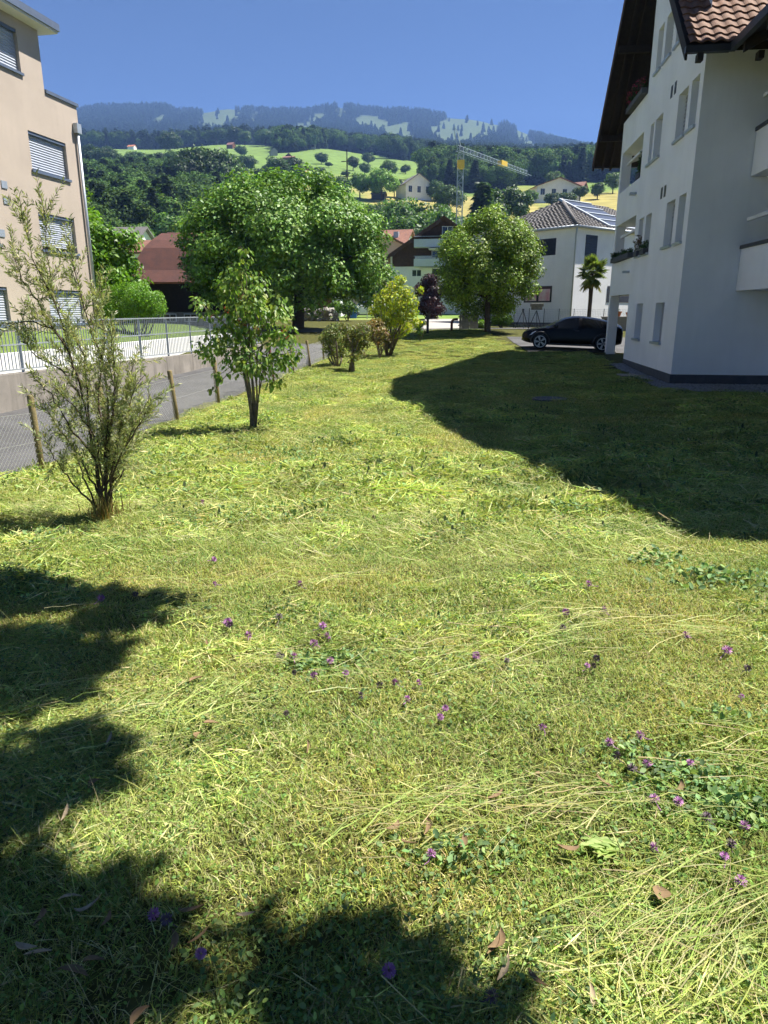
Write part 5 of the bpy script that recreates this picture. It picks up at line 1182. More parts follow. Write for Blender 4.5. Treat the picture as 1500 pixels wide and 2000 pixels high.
# hillside houses
def hill_house(name, label, px, ybase, Y, wpx, hwpx, hrpx, rz, mw, mr, wn=2, **kw):
    g_ = gpos(px, Y); s = Y / 1260.0
    w = wpx * s; ws = [(-w / 2 + w * (q + .3) / wn, -w / 2 + w * (q + .7) / wn, hwpx * s * .45, hwpx * s * .85) for q in range(wn)] if wn else []
    return gable_house(name, label, tuple(g_), rz, w, w * 1.1, hwpx * s, hrpx * s, mw, mr, w * .06, wins=ws, th=.25, **kw)
hill_house('hillside_farmhouse', 'white gabled farmhouse standing at the top of the yellow field', 818, 362, 350, 46, 25, 15, R(18), M_white, M_greyroof, 3, chimney=(2, 3, 6, 11, M_white))
hill_house('farm_annex', 'brown roofed low annex beside the white gabled farmhouse', 798, 362, 356, 26, 9, 9, R(-60), M_white, M_redroof, 0)
hill_house('field_shed', 'dark low shed left of the white gabled farmhouse', 753, 363, 348, 20, 7, 4, R(80), M_dark, M_greyroof, 0, cat='shed')
hill_house('white_villa', 'wide white villa with flat gable below the right forest', 1090, 388, 335, 76, 24, 13, R(8), M_white, M_redroof, 4, chimney=(3, 3, 5, 8, M_white))
hill_house('brown_farmhouse', 'brown wooden farmhouse with broad red roof behind the villa', 1140, 360, 380, 34, 9, 10, R(60), M_chalet, M_redroof, 2)
hill_house('grey_barn', 'grey roofed dark wooden barn beside the crane tower', 900, 368, 240, 44, 15, 8, R(88), M_chalet, M_greyroof, 0, cat='barn')
hill_house('orange_wall_house', 'house with orange wall under the grey roofed barn', 910, 372, 232, 22, 10, 3, R(85), M_pink, M_redroof, 0)
hill_house('brick_roof_house', 'small house with brown roof between the slope trees', 968, 382, 222, 24, 9, 5, R(84), M_white, M_redroof, 1)
hill_house('hill_barn', 'dark brown barn with pale extension on the upper meadow', 565, 293, 620, 12, 8, 5, R(15), M_chalet, M_redroof, 0, cat='barn')
hill_house('hay_barn', 'long pale wooden hay barn on the upper meadow', 576, 294, 615, 16, 6, 3, R(80), M_brown, M_redroof, 0, cat='barn')
hill_house('stone_hut', 'small grey hut at the crest of the upper meadow', 537, 288, 700, 11, 8, 4, R(20), M_stone, M_greyroof, 0, cat='hut')
hill_house('red_hut', 'small hut with bright roof on the crest meadow', 459, 274, 800, 10, 5, 4, R(70), M_brown, M_redroof, 0, cat='hut')
hill_house('red_roofed_barn', 'low barn with orange roof among meadow shrubs', 602, 318, 470, 16, 6, 4, R(80), M_brown, M_pot, 0, cat='barn')
hill_house('white_chapel_house', 'small white house on the skyline of the meadow', 612, 282, 820, 10, 7, 6, R(0), M_white, M_greyroof, 1)
hill_house('long_grey_barn', 'long grey roofed barn on top of the wooded slope', 248, 292, 520, 30, 9, 5, R(85), M_chalet, M_greyroof, 0, cat='barn')
hill_house('white_slope_house', 'small white house at the edge of the upper wood', 305, 293, 520, 12, 9, 5, R(20), M_white, M_greyroof, 2)
hill_house('orange_hut', 'tiny hut with orange roof on the far left meadow', 267, 270, 900, 10, 4, 3, R(80), M_white, M_pot, 0, cat='hut')

# construction crane
c0 = gpos(893, 150); ctop = at(893, 300, 150)[2]
cr = empty('tower_crane', tuple(c0), R(0), 'grey lattice tower crane with long jib and yellow panels above the village', 'crane')
k = MB(); hh = ctop - c0[2]; w_ = .55; n = int(hh / 1.3)
for sx in (-1, 1):
    for sy in (-1, 1): k.bar((sx * w_, sy * w_, 0), (sx * w_, sy * w_, hh), .12)
for q in range(n):
    z0, z1 = hh * q / n, hh * (q + 1) / n; s = 1 if q % 2 else -1
    for sy in (-1, 1): k.bar((-s * w_, sy * w_, z0), (s * w_, sy * w_, z1), .08); k.bar((sy * w_, -s * w_, z0), (sy * w_, s * w_, z1), .08)
    for sy in (-1, 1): k.bar((-w_, sy * w_, z1), (w_, sy * w_, z1), .08)
k.build('tower', M_crane, cr)
jr = math.atan2(24, 17.5); J = Vector((math.cos(jr), math.sin(jr), 0)); Sd = Vector((-J.y, J.x, 0)); k = MB(); Lj = 31; n = 22
P0 = Vector((0, 0, hh + .3)) - J * 1.2
for e in (-.45, .45): k.bar(P0 + Sd * e, P0 + J * (Lj + 1.2) + Sd * e, .08)
k.bar(P0 + Vector((0, 0, 1.0)), P0 + J * Lj + Vector((0, 0, .8)), .09)
for q in range(n):
    a = P0 + J * (Lj * q / n); b = P0 + J * (Lj * (q + .5) / n); c = P0 + J * (Lj * (q + 1) / n); T_ = b + Vector((0, 0, .95))
    for e in (-.45, .45): k.bar(a + Sd * e, T_, .05); k.bar(T_, c + Sd * e, .05)
    k.bar(a + Sd * .45, a - Sd * .45, .06)
k.build('jib', M_crane, cr)
k = MB(); tp = P0 + Vector((-.3, 0, 3.6)); k.bar(P0 + J * 1.2 + Vector((0, 0, .8)), tp, .1); k.bar(P0, tp + Vector((-.6, 0, .6)), .1); k.bar(tp, tp + Vector((-.6, 0, .6)), .06); k.build('apex_mast', M_crane, cr)
a = P0 + J * 17.5; MB().prism([a + Sd * .5 + Vector((0, 0, .05)), a + J * 2.6 + Sd * .5 + Vector((0, 0, .05)), a + J * 2.6 + Sd * .5 + Vector((0, 0, 1.0)), a + Sd * .5 + Vector((0, 0, 1.0))], -Sd * 1.0).build('jib_panel', M_yellow, cr)
MB().box(-.62, -.64, hh - 2.7, .66, .64, hh - 1.2).build('tower_panel', M_yellow, cr)

# power pole on the meadow
g_ = gpos(679, 330); pp = empty('power_pole', tuple(g_), 0, 'tall wooden power pole with two crossarms on the meadow', 'pole'); zt = at(679, 292, 330)[2] - g_[2]
MB().tube([(0, 0, -.5), (0, 0, zt)], [.35, .22], 8).build('mast', M_wood, pp)
for f in (.78, .5): MB().bar((-2.4, 0, zt * f), (2.6, .3, zt * f + .35), .3).build('crossarm', M_wood, pp)

# ------------------------------------------------------------------ cars
def car_parts(parent, paint):
    st = np.array([(-2.10, .70, .42, .70, .74, .60), (-2.06, .80, .34, .90, .98, .64), (-1.95, .85, .30, .97, 1.10, .63), (-1.6, .885, .24, .98, 1.22, .60), (-1.1, .895, .2, .96, 1.33, .60), (-.5, .90, .19, .93, 1.40, .61), (0, .90, .19, .91, 1.40, .61),
                   (.4, .895, .19, .90, 1.31, .60), (.85, .89, .19, .89, 1.10, .62), (1.15, .885, .2, .885, .945, .66), (1.5, .87, .22, .84, .875, .68), (1.85, .83, .26, .76, .79, .66), (2.05, .74, .32, .64, .67, .58), (2.12, .60, .40, .54, .56, .46)])
    def cr(A, per):
        A = np.asarray(A, float); Q = np.concatenate([[2 * A[0] - A[1]], A, [2 * A[-1] - A[-2]]]); out = []
        for i_ in range(len(A) - 1):
            p0, p1, p2, p3 = Q[i_:i_ + 4]
            for t in np.arange(per) / per: out.append(.5 * (2 * p1 + (p2 - p0) * t + (2 * p0 - 5 * p1 + 4 * p2 - p3) * t * t + (3 * p1 - p0 - 3 * p2 + p3) * t ** 3))
        out.append(A[-1]); return np.array(out)
    ST = cr(st, 4); V = []; SUB = 3
    for (x, w, zs, zb, zr_, rw) in ST:
        ring = np.array([(w * .90, zs), (w * .985, zs + .10), (w, (zs + zb) / 2), (w * .965, zb), (rw, zr_ - .06 if zr_ - zb > .1 else zr_ - .012), (rw * .62, zr_ + .002), (0, zr_ + .018)])
        hr = np.concatenate([cr(ring[:4], SUB)[:-1], ring[3:4] + (ring[4:5] - ring[3:4]) * np.array([[0], [1 / 3], [2 / 3]]), cr(ring[4:], SUB)])
        full = [(y, z) for (y, z) in hr] + [(-y, z) for (y, z) in hr[:-1][::-1]]; V += [(x, y, z) for (y, z) in full]; m_ = len(full)
    fl = {}
    for i_ in range(len(ST) - 1):
        xm = (ST[i_][0] + ST[i_ + 1][0]) / 2
        for j_ in range(m_ - 1):
            f = (i_ * m_ + j_, i_ * m_ + j_ + 1, (i_ + 1) * m_ + j_ + 1, (i_ + 1) * m_ + j_); jj = min(j_, m_ - 2 - j_); sd = 'l' if j_ < m_ / 2 else 'r'; key = 'body'
            if 9 <= jj <= 11 and -1.45 < xm < -.32: key = 'wr' + sd
            elif 9 <= jj <= 11 and -.22 < xm < .82: key = 'wf' + sd
            elif jj >= 12 and .12 < xm < .98: key = 'wind'
            elif jj >= 12 and -1.98 < xm < -1.25: key = 'rear'
            fl.setdefault(key, []).append(f)
    fl['body'].append(tuple(range(m_))); fl['body'].append(tuple(range((len(ST) - 1) * m_, len(ST) * m_)))
    for key, fs_ in fl.items():
        nm = 'body' if key == 'body' else 'windscreen' if key == 'wind' else 'rear_window' if key == 'rear' else 'side_window'
        used = sorted({i_ for f in fs_ for i_ in f}); mp_ = {a: b for b, a in enumerate(used)}
        me = bpy.data.meshes.new(nm); me.from_pydata([V[i_] for i_ in used], [], [tuple(mp_[i_] for i_ in f) for f in fs_]); me.polygons.foreach_set('use_smooth', np.ones(len(me.polygons), dtype=bool)); me.materials.append(paint if key == 'body' else M_carglass); me.update(); obj(nm, me, None, parent)
    for sg in (-1, 1):
        for xw in (1.32, -1.3):
            k = MB(); k.tube([(xw + .40 * math.cos(t), sg * .885, .32 + .40 * math.sin(t)) for t in np.linspace(-.15, math.pi + .15, 16)], .035, 6); k.build('wheel_arch', M_dark, parent, True)
        MB().box(-1.0, sg * .885 - .02, .19, 1.0, sg * .885 + .02, .27).build('sill_trim', M_dark, parent, bevel=.01)
        MB().box(-.28, sg * .9 - .012, .80, -.1, sg * .9 + .018, .83).build('door_handle', M_dark, parent)
    MB().box(2.05, -.45, .33, 2.13, .45, .42).build('grille', M_dark, parent, bevel=.01)
    wt = MB().tube([(0, -.1, 0), (0, -.09, 0), (0, .09, 0), (0, .1, 0)], [.27, .32, .32, .27], 24).mesh('tyre', True); wt.materials.append(M_tyre)
    rm = MB()
    for q in range(5):
        a = 2 * math.pi * q / 5; d = Vector((math.cos(a), 0, math.sin(a)))
        for e in (-.14, .14): d2 = Vector((math.cos(a + e), 0, math.sin(a + e))); rm.bar(d * .03, d2 * .225, .035, .03, (0, 1, 0))
    for q in range(20):
        a, b = 2 * math.pi * q / 20, 2 * math.pi * (q + 1) / 20; rm.bar((math.cos(a) * .235, 0, math.sin(a) * .235), (math.cos(b) * .235, 0, math.sin(b) * .235), .03, .04, (0, 1, 0))
    rmm = rm.mesh('rim'); rmm.materials.append(M_rim)
    for (x, y) in ((1.32, .82), (1.32, -.82), (-1.3, .82), (-1.3, -.82)):
        w2 = obj('wheel', wt, None, parent, (x, y, .32)); obj('rim', rmm, None, w2, (0, .105 if y > 0 else -.105, 0))
    for sg in (-1, 1):
        MB().add([(1.55, sg * .845, .70), (1.95, sg * .70, .60), (1.93, sg * .73, .50), (1.7, sg * .84, .57), (1.5, sg * .80, .74)], [(0, 1, 2, 3), (0, 4, 1)]).build('headlight', M_lamp, parent).location = (0.0, sg * .045, .03)
        MB().box(-2.1, sg * .5 - .16, .66, -2.0, sg * .5 + .16, .8).build('tail_light', M_redlamp, parent)
        MB().box(.62, sg * .92 - .09, .92, .82, sg * .92 + .09, 1.05).build('mirror', paint, parent, bevel=.03)
    MB().prism([(-1.45, -.012, 1.28), (-1.62, -.012, 1.38), (-1.3, -.012, 1.3)], (0, .024, 0)).build('antenna_fin', M_dark, parent)
g_ = at(1113, 680, 31.9); cx, cy = g_[0], 31.9; ang = R(180 - 12)
fz = hz(cx + math.cos(ang) * 1.3, cy + math.sin(ang) * 1.3); rz_ = hz(cx - math.cos(ang) * 1.3, cy - math.sin(ang) * 1.3)
ca = empty('black_car', (cx, cy, (fz + rz_) / 2 + .02), ang, 'black hatchback car parked beside the white apartment building', 'car'); ca.rotation_euler = (0, -math.atan2(fz - rz_, 2.6), ang)
car_parts(ca, M_paint_black)
g_ = gpos(716, 66); ca = empty('white_car', (g_[0], 66, g_[2] + .02), R(196), 'white car parked on the street behind the brownish shrubs', 'car'); car_parts(ca, M_paint_white)

# ------------------------------------------------------------------ street things
def simple(name, label, cat, k, mt, loc, rz=0, bevel=0):
    o = k.build(name, mt, None, bevel=bevel); o.location = loc; o.rotation_euler = (0, 0, rz); return prop(o, label, cat)
g_ = gpos(717, 62); zt = at(717, 562, 62)[2] - g_[2]; sg = empty('dead_end_sign', tuple(g_), 0, 'square blue dead end road sign on a steel pole', 'sign')
MB().tube([(0, .04, -.3), (0, .04, zt)], .035, 8).build('pole', M_steel, sg); b_ = MB().box(-.3, -.02, zt - .72, .3, .0, zt).build('sign_panel', M_blue, sg)
MB().box(-.06, -.03, zt - .62, .06, -.021, zt - .22).build('sign_bar', M_signwhite, b_); MB().box(-.18, -.032, zt - .28, .18, -.023, zt - .12).build('sign_bar', M_signred, b_)
g_ = gpos(690, 64); simple('blue_bin', 'small blue bin at the rear of the white car', 'bin', MB().prism([(-.25, -.25, 0), (.25, -.25, 0), (.25, .25, 0), (-.25, .25, 0)], (0, 0, .95)).box(-.28, -.28, .951, .28, .28, 1.03).box(-.2, .25, .1, .2, .33, .2), M_blue, tuple(g_), .2, .02)
g_ = gpos(835, 42.5); k = MB().box(-.06, -.06, -.1, .06, .06, .80).box(-.075, -.075, .80, .075, .075, .86); simple('black_post', 'short square black post at the edge of the lawn', 'post', k, M_dark, tuple(g_), .3, .01)
g_ = gpos(882, 43.4); k = MB().tube([(0, 0, -.1), (0, 0, .5), (.03, 0, .6), (.1, 0, .67), (.2, 0, .69), (.36, 0, .69)], .075, 12); o = k.build('bent_pipe', M_redpipe, None, True); o.location = tuple(g_); prop(o, 'bent dark red pipe standing out of the ground', 'pipe')
g_ = gpos(897, 44.4); pf = empty('board_fence', tuple(g_), R(20), 'short fence of grey weathered upright boards beside the maple', 'fence')
for q in range(9):
    w_ = random.uniform(.11, .14); h = .95 + random.uniform(-.09, .06)
    MB().prism([(q * .145, 0, -.1), (q * .145 + w_, 0, -.1), (q * .145 + w_, 0, h), (q * .145 + w_ / 2, 0, h + .03), (q * .145, 0, h)], (0, .025, 0)).build('board', M_oldwood, pf)
for z in (.25, .75): MB().box(-.05, .027, z, 1.35, .07, z + .08).build('rail', M_oldwood, pf)
for (px, Y, bx, lb) in ((1046, 45.5, True, 'tripod carrying a grey instrument box before the white house'), (1020, 46.5, False, 'bare thin-legged tripod beside the instrument tripod')):
    g_ = gpos(px, Y); t = empty('tripod', tuple(g_), 0, lb, 'tripod')
    for q in range(3):
        a = 2 * math.pi * q / 3 + .5; MB().bar((math.cos(a) * .5, math.sin(a) * .5, -.03), (0, 0, 1.15), .035).build('leg', M_dark, t)
    if bx: MB().box(-.32, -.18, 1.18, .32, .18, 1.5).box(-.38, -.22, 1.38, .38, .22, 1.56).build('instrument_box', M_oldwood, t, bevel=.02)
    else: MB().tube([(0, 0, 1.1), (0, 0, 1.22)], .07, 8).build('head', M_dark, t)
gf = empty('garden_wire_fence', tuple(gpos(1000, 47.2)), 0, 'thin green wire fence on slim posts in front of the white house', 'fence'); o0 = Vector(gf.location); pv = None
for q in range(9):
    g_ = Vector(gpos(1003 + q * 29, 47.2)) - o0; MB().tube([g_ - Vector((0, 0, .1)), g_ + Vector((0, 0, 1.25))], .025, 6).build('post', M_dark, gf)
    if pv is not None:
        k = MB()
        for h in np.linspace(.1, 1.2, 9): k.bar(pv + Vector((0, 0, h)), g_ + Vector((0, 0, h)), .008)
        for u in np.linspace(0, 1, 10)[1:-1]: p_ = pv.lerp(g_, u); k.bar(p_ + Vector((0, 0, .1)), p_ + Vector((0, 0, 1.2)), .008)
        prop(k.build('wire_mesh', M_wire, gf), kind='stuff')
    pv = g_
# rough stone wall
sw = empty('rough_stone_wall', tuple(gpos(622, 58)), 0, 'rough wall of piled grey field stones behind the walnut trunk', 'wall'); o0 = Vector(sw.location)
def rock(seed, n=10):
    r = np.random.default_rng(seed); k = MB(); k.tube([(0, 0, -.5), (0, 0, -.36), (0, 0, 0), (0, 0, .34), (0, 0, .5)], [.15, .42, .54, .4, .14], 9)
    k.v = [tuple(np.array(p_) * (1 + .18 * r.normal())) for p_ in k.v]; m_ = k.mesh('stone'); m_.materials.append(M_stone); return m_
RK = [rock(q) for q in range(5)]
for q in range(46):
    px = 585 + (q % 16) * 5 + random.uniform(-2, 2); lev_ = q // 16; g_ = Vector(gpos(px, 58 + random.uniform(-.2, .2))) - o0
    o = obj('stone', RK[q % 5], None, sw, g_ + Vector((0, 0, .15 + lev_ * .33))); s = random.uniform(.28, .5); o.scale = (s * 1.25, s, s); o.rotation_euler = (random.random() * .6, random.random() * .6, random.random() * 6)
g_ = gpos(605, 59.5); simple('standing_log', 'pale upright post beside the walnut trunk', 'post', MB().tube([(0, 0, -.1), (.02, 0, 1.2), (.06, 0, 2.4)], [.16, .14, .11], 9), M_stone, tuple(gpos(578, 50)))
# low planter wall with flower pots beyond the carport
g_ = gpos(1216, 44); simple('planter_wall', 'low concrete planter wall seen through the carport opening', 'wall', MB().box(-1.2, 0, -.3, 1.8, .5, .75).box(-1.25, -.05, .751, 1.85, .55, .83), M_concrete, tuple(g_), -.1, .02)
for q, (dx, s) in enumerate(((-.3, 1.0), (.35, .8))):
    simple('flower_pot', 'terracotta flower pot on the planter wall, ' + ('the larger one' if q == 0 else 'the smaller one'), 'pot', MB().tube([(0, 0, 0), (0, 0, .22 * s), (0, 0, .24 * s), (0, 0, .3 * s)], [.14 * s, .2 * s, .23 * s, .23 * s], 12), M_pot, (g_[0] + dx, g_[1] + .2, g_[2] + .83))

# palm in front of the white house
g_ = gpos(1148, 45.5); pm = empty('fan_palm', tuple(g_), 0, 'small fan palm with shaggy skirt before the white house', 'palm'); zt = at(1148, 532, 45.5)[2] - g_[2]
MB().tube([(0, 0, -.1), (.02, 0, zt * .5), (0, 0, zt)], [.13, .12, .15], 10).build('trunk', M_bark, pm, True)
def frond(seed, col):
    r = np.random.default_rng(seed); parts = []; n = 26; a = np.linspace(-2.0, 2.0, n); P = np.tile(np.array([[.55, 0, 0]]), (n, 1)); ax = np.stack([np.cos(a), np.sin(a), -.25 * np.abs(a) - .05 + .05 * r.normal(size=n)], -1)
    nr = np.tile(np.array([[0, 0, 1.]]), (n, 1)) + .3 * r.normal(size=(n, 3)); parts.append(leaves_arrays(P, ax, nr, .62 - .08 * np.abs(a) + .05 * r.random(n), palette(n, [col], .12, r), T_LANCE))
    P = np.array([[0, 0, 0.]]); parts.append(leaves_arrays(P, np.array([[1., 0, 0]]), np.array([[0, 0, 1.]]), np.array([.6]), np.array([col]), (T_LANCE[0] * np.array([1, .3, 1]), T_LANCE[1])))
    return join_arrays(parts)
FR = []
for q in range(4):
    a = frond(q, (.15, .20, .05)); m_ = mesh_np('frond', a[0], tris=a[1], col=a[2]); m_.materials.append(L_leaf); FR.append(m_)
a = frond(9, (.24, .23, .07)); DRY = mesh_np('frond', a[0], tris=a[1], col=a[2]); DRY.materials.append(L_leaf)
for q in range(46):
    el = random.uniform(-1.35, 1.2); o = obj('frond', DRY if el < -.75 else FR[q % 4], None, pm, (0, 0, zt + (-.35 * random.random() if el < -.5 else .05))); s = random.uniform(.75, 1.05); o.scale = (s, s, s); o.rotation_euler = (random.uniform(-.3, .3), -el, q * 2.399)

# plants on the loggias of the white building
r = np.random.default_rng(5)
def boxplant(name, label, y0, y1, z, x, n, cols, hgt, fl=None, size=.06):
    X, Y_ = wb_world(x, (y0 + y1) / 2); t = empty(name, (X, Y_, AW[2] + z), -ANG, label, 'plant'); l = (y1 - y0) / 2
    MB().box(-.1, -l, -.18, .1, l, -.01).build('planter_box', M_plinth, t)
    cl = np.c_[r.normal(size=14) * .06, r.uniform(-l, l, 14), r.uniform(0, hgt, 14), np.full(14, .12)]; v, f, c = crown_arrays(cl, n, size, cols, T_OVAL, .3, .5, .5, r); obj('foliage', mesh_np('foliage', v, tris=f, col=c), L_leaf, t)
    if fl: v, f, c = crown_arrays(cl + np.array([-.03, 0, .08, 0]), n // 3, size, fl, T_OVAL, 0, .5, .5, r); obj('flowers', mesh_np('flowers', v, tris=f, col=c), L_leaf, t)
boxplant('flower_box', 'green trailing planter on the first floor loggia parapet', 6.8, 10.2, 4.0, -.06, 900, [(.03, .06, .02), (.045, .08, .025)], .16)
boxplant('flower_box', 'pink flowering planter high on the attic loggia under the gable', 6.7, 9.4, 9.2, -.1, 900, [(.03, .055, .02), (.05, .08, .03)], .3, [(.35, .05, .10), (.25, .03, .08)])
boxplant('potted_grass', 'reddish tufted pot plant on a first floor window sill', 5.5, 6.0, 3.95, -.04, 260, [(.14, .08, .05), (.10, .09, .04)], .5)
boxplant('sill_plant', 'small dark green plant on the next first floor window sill', 4.4, 5.0, 3.95, -.04, 240, [(.03, .06, .02), (.04, .075, .03)], .2)
boxplant('conifer_pot', 'dark potted conifer on the second floor loggia', 6.9, 7.5, 6.65, .1, 500, [(.02, .045, .018), (.03, .06, .02)], .75)

# gravel strip along the white building
def pebble(seed):
    r = np.random.default_rng(seed); k = MB().tube([(0, 0, -.4), (0, 0, 0), (0, 0, .4)], [.25, .55, .2], 6); v = np.array(k.v) * (1 + .15 * r.normal(size=(len(k.v), 3)))
    tri = []
    for f in k.f:
        for q in range(1, len(f) - 1): tri.append((f[0], f[q], f[q + 1]))
    return v, np.array(tri), np.tile(np.array([[.30, .30, .31]]) * (1 + .3 * r.normal()), (len(v), 1))
gv = hidden_variants('gravel', [pebble(q) for q in range(6)], L_hay)
lx = np.r_[r.uniform(-.5, -.03, 3500), r.uniform(-.4, 4.5, 14000)]; ly = np.r_[r.uniform(-.9, 6.6, 3500), r.uniform(-1.9, -.03, 14000)]
gx = AW[0] + lx * math.cos(ANG) + ly * math.sin(ANG); gy = AW[1] - lx * math.sin(ANG) + ly * math.cos(ANG); n = len(gx); s = r.uniform(.03, .065, n)
scatter('gravel_strip', np.c_[gx, gy, H(gx, gy) + .01], r.uniform(0, 6.28, (n, 3)), np.c_[s, s * r.uniform(.7, 1.2, n), s * .8], r.integers(0, 6, n), gv)

# ------------------------------------------------------------------ small things lying on the lawn
M_clover = mat('clover_purple', (.50, .22, .44), .7, .35, 120, c2=(.30, .14, .30)); M_cloverd = mat('faded_clover', (.20, .14, .17), .8, .4, 120, c2=(.10, .075, .085))
def clover_head(seed, mt):
    r = np.random.default_rng(seed); k = MB(); n = 46
    for q in range(n):
        z = 1 - 2 * (q + .5) / n * .85; a = q * 2.399; d = Vector((math.sqrt(max(0, 1 - z * z)) * math.cos(a), math.sqrt(max(0, 1 - z * z)) * math.sin(a), z)) + Vector(r.normal(size=3)) * .08
        e = d.normalized(); sd = e.cross(Vector((.3, .5, .8))).normalized() * .0017; k.add([e * .004 - sd, e * .004 + sd, e * .0125 + sd * .8, e * .0145, e * .0125 - sd * .8], [(0, 1, 2, 3, 4)])
    k.tube([(0, 0, -.004), (.004, .002, -.02), (.014, .006, -.03)], [.0014, .0012, .001], 5)
    m_ = k.mesh('clover_flower'); m_.materials.append(mt); return m_
CH = [clover_head(1, M_clover), clover_head(2, M_clover), clover_head(3, M_cloverd)]
spots = [(1250, 1435), (1190, 1450), (1205, 1475), (1264, 1491), (1348, 1490), (1235, 1500), (1325, 1565), (1278, 1560), (1380, 1595), (1455, 1612), (1278, 1655), (1428, 1648), (1415, 1672), (1447, 1720), (1460, 1305), (1448, 1360), (842, 1667), (1165, 1285), (1147, 1300), (630, 1222), (625, 1245), (640, 1243), (613, 1256), (547, 1280), (573, 1282), (645, 1290), (575, 1313), (613, 1318), (675, 1315), (742, 1338), (772, 1332), (818, 1333), (705, 1358), (870, 1383),
         (795, 1365), (450, 1220), (445, 1215), (485, 1240), (560, 1393), (418, 1092), (420, 1140), (265, 1160), (197, 1168), (300, 1785), (325, 1795), (392, 1862), (955, 958), (948, 965), (1105, 1195), (1180, 1190), (1100, 1225), (930, 1280), (585, 1140), (545, 1205), (395, 980), (440, 965), (465, 935), (490, 905), (1150, 1140), (960, 1945), (760, 1895), (1130, 985), (1160, 1300), (900, 1020), (690, 940), (730, 1010), (1060, 1420), (860, 1400), (990, 1290), (1340, 1240), (1420, 1270)]
for q, (px, py) in enumerate(spots):
    g_ = on(px, py, 0)
    for _ in range(4): g_ = on(px, py, hz(g_[0], g_[1]) + .052)
    fd = q % 3 == 2; o = obj('clover_flower', CH[q % 3], None, None, tuple(g_)); s = random.uniform(.9, 1.25) * (1.5 if g_[1] > 3 else 1.1); o.scale = (s, s, s); o.rotation_euler = (random.uniform(-.9, .9), random.uniform(-.9, .9), random.uniform(0, 6))
    prop(o, 'faded brownish clover head lying in the mown grass' if fd else 'purple clover flower head lying in the mown grass', 'flower', 'faded clover heads' if fd else 'purple clover heads')
M_dry = mat('dry_leaf', (.25, .165, .075), .8, .35, 60, c2=(.17, .11, .06)); M_dryp = mat('pale_dry_leaf', (.42, .33, .21), .8, .25, 60); M_pale = leafmat('pale_leaf', .35, .6)
def dry_leaf(seed, mt, L_=.075, w_=.016, curl=.8):
    r = np.random.default_rng(seed); k = MB(); n = 7; L = []; Rr = []; Mi = []
    for q in range(n):
        t = q / (n - 1); a = (t - .5) * curl; x = math.sin(a) / max(curl, .1) * L_; y = (1 - math.cos(a)) / max(curl, .1) * L_ * 1.3; ww_ = w_ * math.sin(math.pi * (.06 + .9 * t)) / 2; z = .006 + .012 * t * t
        Mi.append((x, y, z - .003)); L.append((x, y + ww_, z + .3 * ww_)); Rr.append((x, y - ww_, z + .5 * ww_))
    k.add(L + Mi + Rr, [(q, q + 1, n + q + 1, n + q) for q in range(n - 1)] + [(n + q, n + q + 1, 2 * n + q + 1, 2 * n + q) for q in range(n - 1)])
    m_ = k.mesh('dry_leaf', True); m_.materials.append(mt); return m_
DL = [dry_leaf(1, M_dry), dry_leaf(2, M_dry, .06, .022, 1.4), dry_leaf(3, M_dryp, .08, .014, 1.7), dry_leaf(4, M_dryp, .07, .016, .5)]
for q, (px, py, kd) in enumerate([(135, 1755, 2), (172, 1780, 2), (75, 1865, 3), (50, 1855, 3), (210, 1800, 0), (390, 1835, 0), (150, 1900, 0), (180, 1880, 1), (85, 1795, 1), (270, 1985, 1), (370, 1785, 0), (345, 1840, 1), (405, 1258, 0), (380, 1330, 1), (380, 1440, 0), (410, 1415, 1), (605, 1460, 0), (215, 1445, 3), (1050, 1515, 0), (840, 1620, 0), (770, 1620, 1), (1175, 1530, 0), (1045, 1918, 0), (1157, 1950, 3), (975, 1845, 1), (970, 1848, 0), (985, 1895, 3), (970, 1560, 0), (180, 1530, 1), (130, 1590, 3), (1110, 1665, 1), (795, 1650, 0), (480, 1790, 3), (1330, 1540, 1), (905, 1650, 1)]):
    g_ = on(px, py, 0)
    for _ in range(4): g_ = on(px, py, hz(g_[0], g_[1]) + .04)
    o = obj('dry_leaf', DL[kd], None, None, tuple(g_)); o.rotation_euler = (random.uniform(-.3, .3), random.uniform(-.3, .3), random.uniform(0, 6.28)); s = random.uniform(.8, 1.2); o.scale = (s, s, s)
    prop(o, 'narrow curled pale grey dry leaf lying on the shaded lawn' if kd >= 2 else 'small brown curled dry leaf lying on the lawn', 'leaf', 'pale dry leaves' if kd >= 2 else 'brown dry leaves')
g_ = on(1289, 1752, .03); o = obj('dry_leaf', dry_leaf(8, M_dry, .05, .05, .6), None, None, tuple(g_)); o.rotation_euler = (.2, .3, 1.2); prop(o, 'broad crumpled brown leaf among long cut stalks', 'leaf')
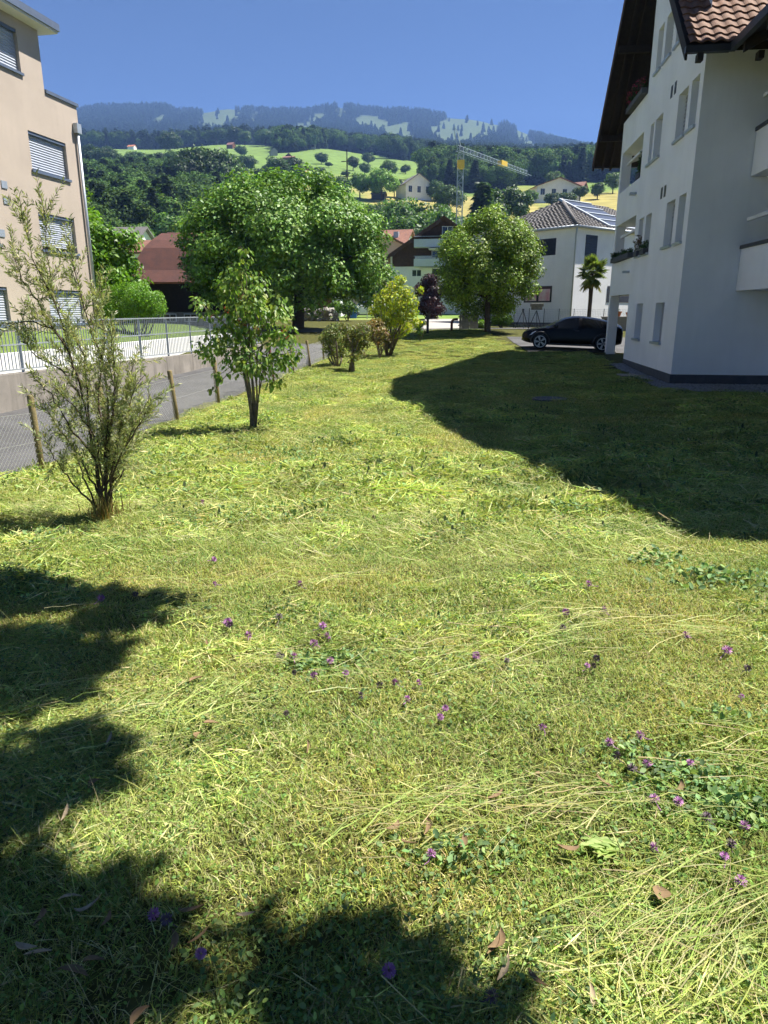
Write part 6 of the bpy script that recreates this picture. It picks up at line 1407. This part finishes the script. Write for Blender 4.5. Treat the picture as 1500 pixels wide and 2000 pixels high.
def broad(seed, n=9, L=.16):
    r = np.random.default_rng(seed); parts = []; S = 9
    for q in range(n):
        a = r.normal() * .45 + 3.0; l_ = L * (.55 + .5 * r.random()); o_ = r.normal(size=2) * .012; bend = r.normal() * .5; c = np.array([(.30, .40, .10), (.36, .45, .15), (.25, .36, .09)][q % 3]) * (1 + .1 * r.normal())
        Vv = []; x, y, z = o_[0], o_[1], .01 + .012 * r.random()
        for t in np.linspace(0, 1, S):
            w_ = l_ * .17 * math.sin(math.pi * (.05 + .93 * t ** .75)) * (1 + .15 * math.sin(t * 19 + q)); nx, ny = -math.sin(a), math.cos(a); wav = .12 * w_ * math.sin(t * 14 + q)
            Vv += [(x + nx * w_, y + ny * w_, z + .35 * w_ + wav), (x, y, z), (x - nx * w_, y - ny * w_, z + .25 * w_ - wav)]
            x += math.cos(a) * l_ / S; y += math.sin(a) * l_ / S; z += .012 * math.cos(t * 3) * l_ * 4 / S; a += bend / S
        F = [f for i_ in range(S - 1) for j_ in (0, 1) for f in ((i_ * 3 + j_, i_ * 3 + j_ + 1, i_ * 3 + 4 + j_), (i_ * 3 + j_, i_ * 3 + 4 + j_, i_ * 3 + 3 + j_))]
        cc_ = np.tile(c, (len(Vv), 1)); cc_[1::3] *= 1.25; parts.append((np.array(Vv), np.array(F), cc_))
    return join_arrays(parts)
for q, (px, py, L, lb) in enumerate(((1200, 1650, .12, 'large pale cut dock plant lying among hay stalks'), (1490, 1850, .10, 'pale broad cut leaf at the edge of the long stalk pile'), (1375, 1975, .08, 'single pale upright cut leaf below the long stalks'))):
    g_ = on(px, py, .03); g_[2] = hz(g_[0], g_[1]) + .012; a = broad(q + 3, 9 if q == 0 else 3, L); m_ = mesh_np('dock_plant', a[0], tris=a[1], col=a[2]); o = obj('dock_plant', m_, M_pale, None, tuple(g_)); prop(o, lb, 'leaf')

# ------------------------------------------------------------------ air
HZ = MB().box(-4200, -60, -4.5, 4200, 3850, 930).mesh('haze'); m = bpy.data.materials.new('haze_air'); m.use_nodes = True; nt = m.node_tree; nt.nodes.remove(nt.nodes['Principled BSDF'])
pv = nt.nodes.new('ShaderNodeVolumePrincipled'); pv.inputs['Color'].default_value = (.27, .47, .95, 1); pv.inputs['Density'].default_value = 1.9e-4; pv.inputs['Anisotropy'].default_value = .1
nt.links.new(pv.outputs[0], nt.nodes['Material Output'].inputs['Volume']); HZ.materials.append(m)
prop(obj('haze', HZ), kind='stuff')
SC.cycles.adaptive_threshold = 0.03; SC.cycles.volume_step_rate = 20; SC.cycles.volume_bounces = 0; SC.cycles.max_bounces = 5; SC.cycles.diffuse_bounces = 3; SC.cycles.glossy_bounces = 2; SC.cycles.transmission_bounces = 3
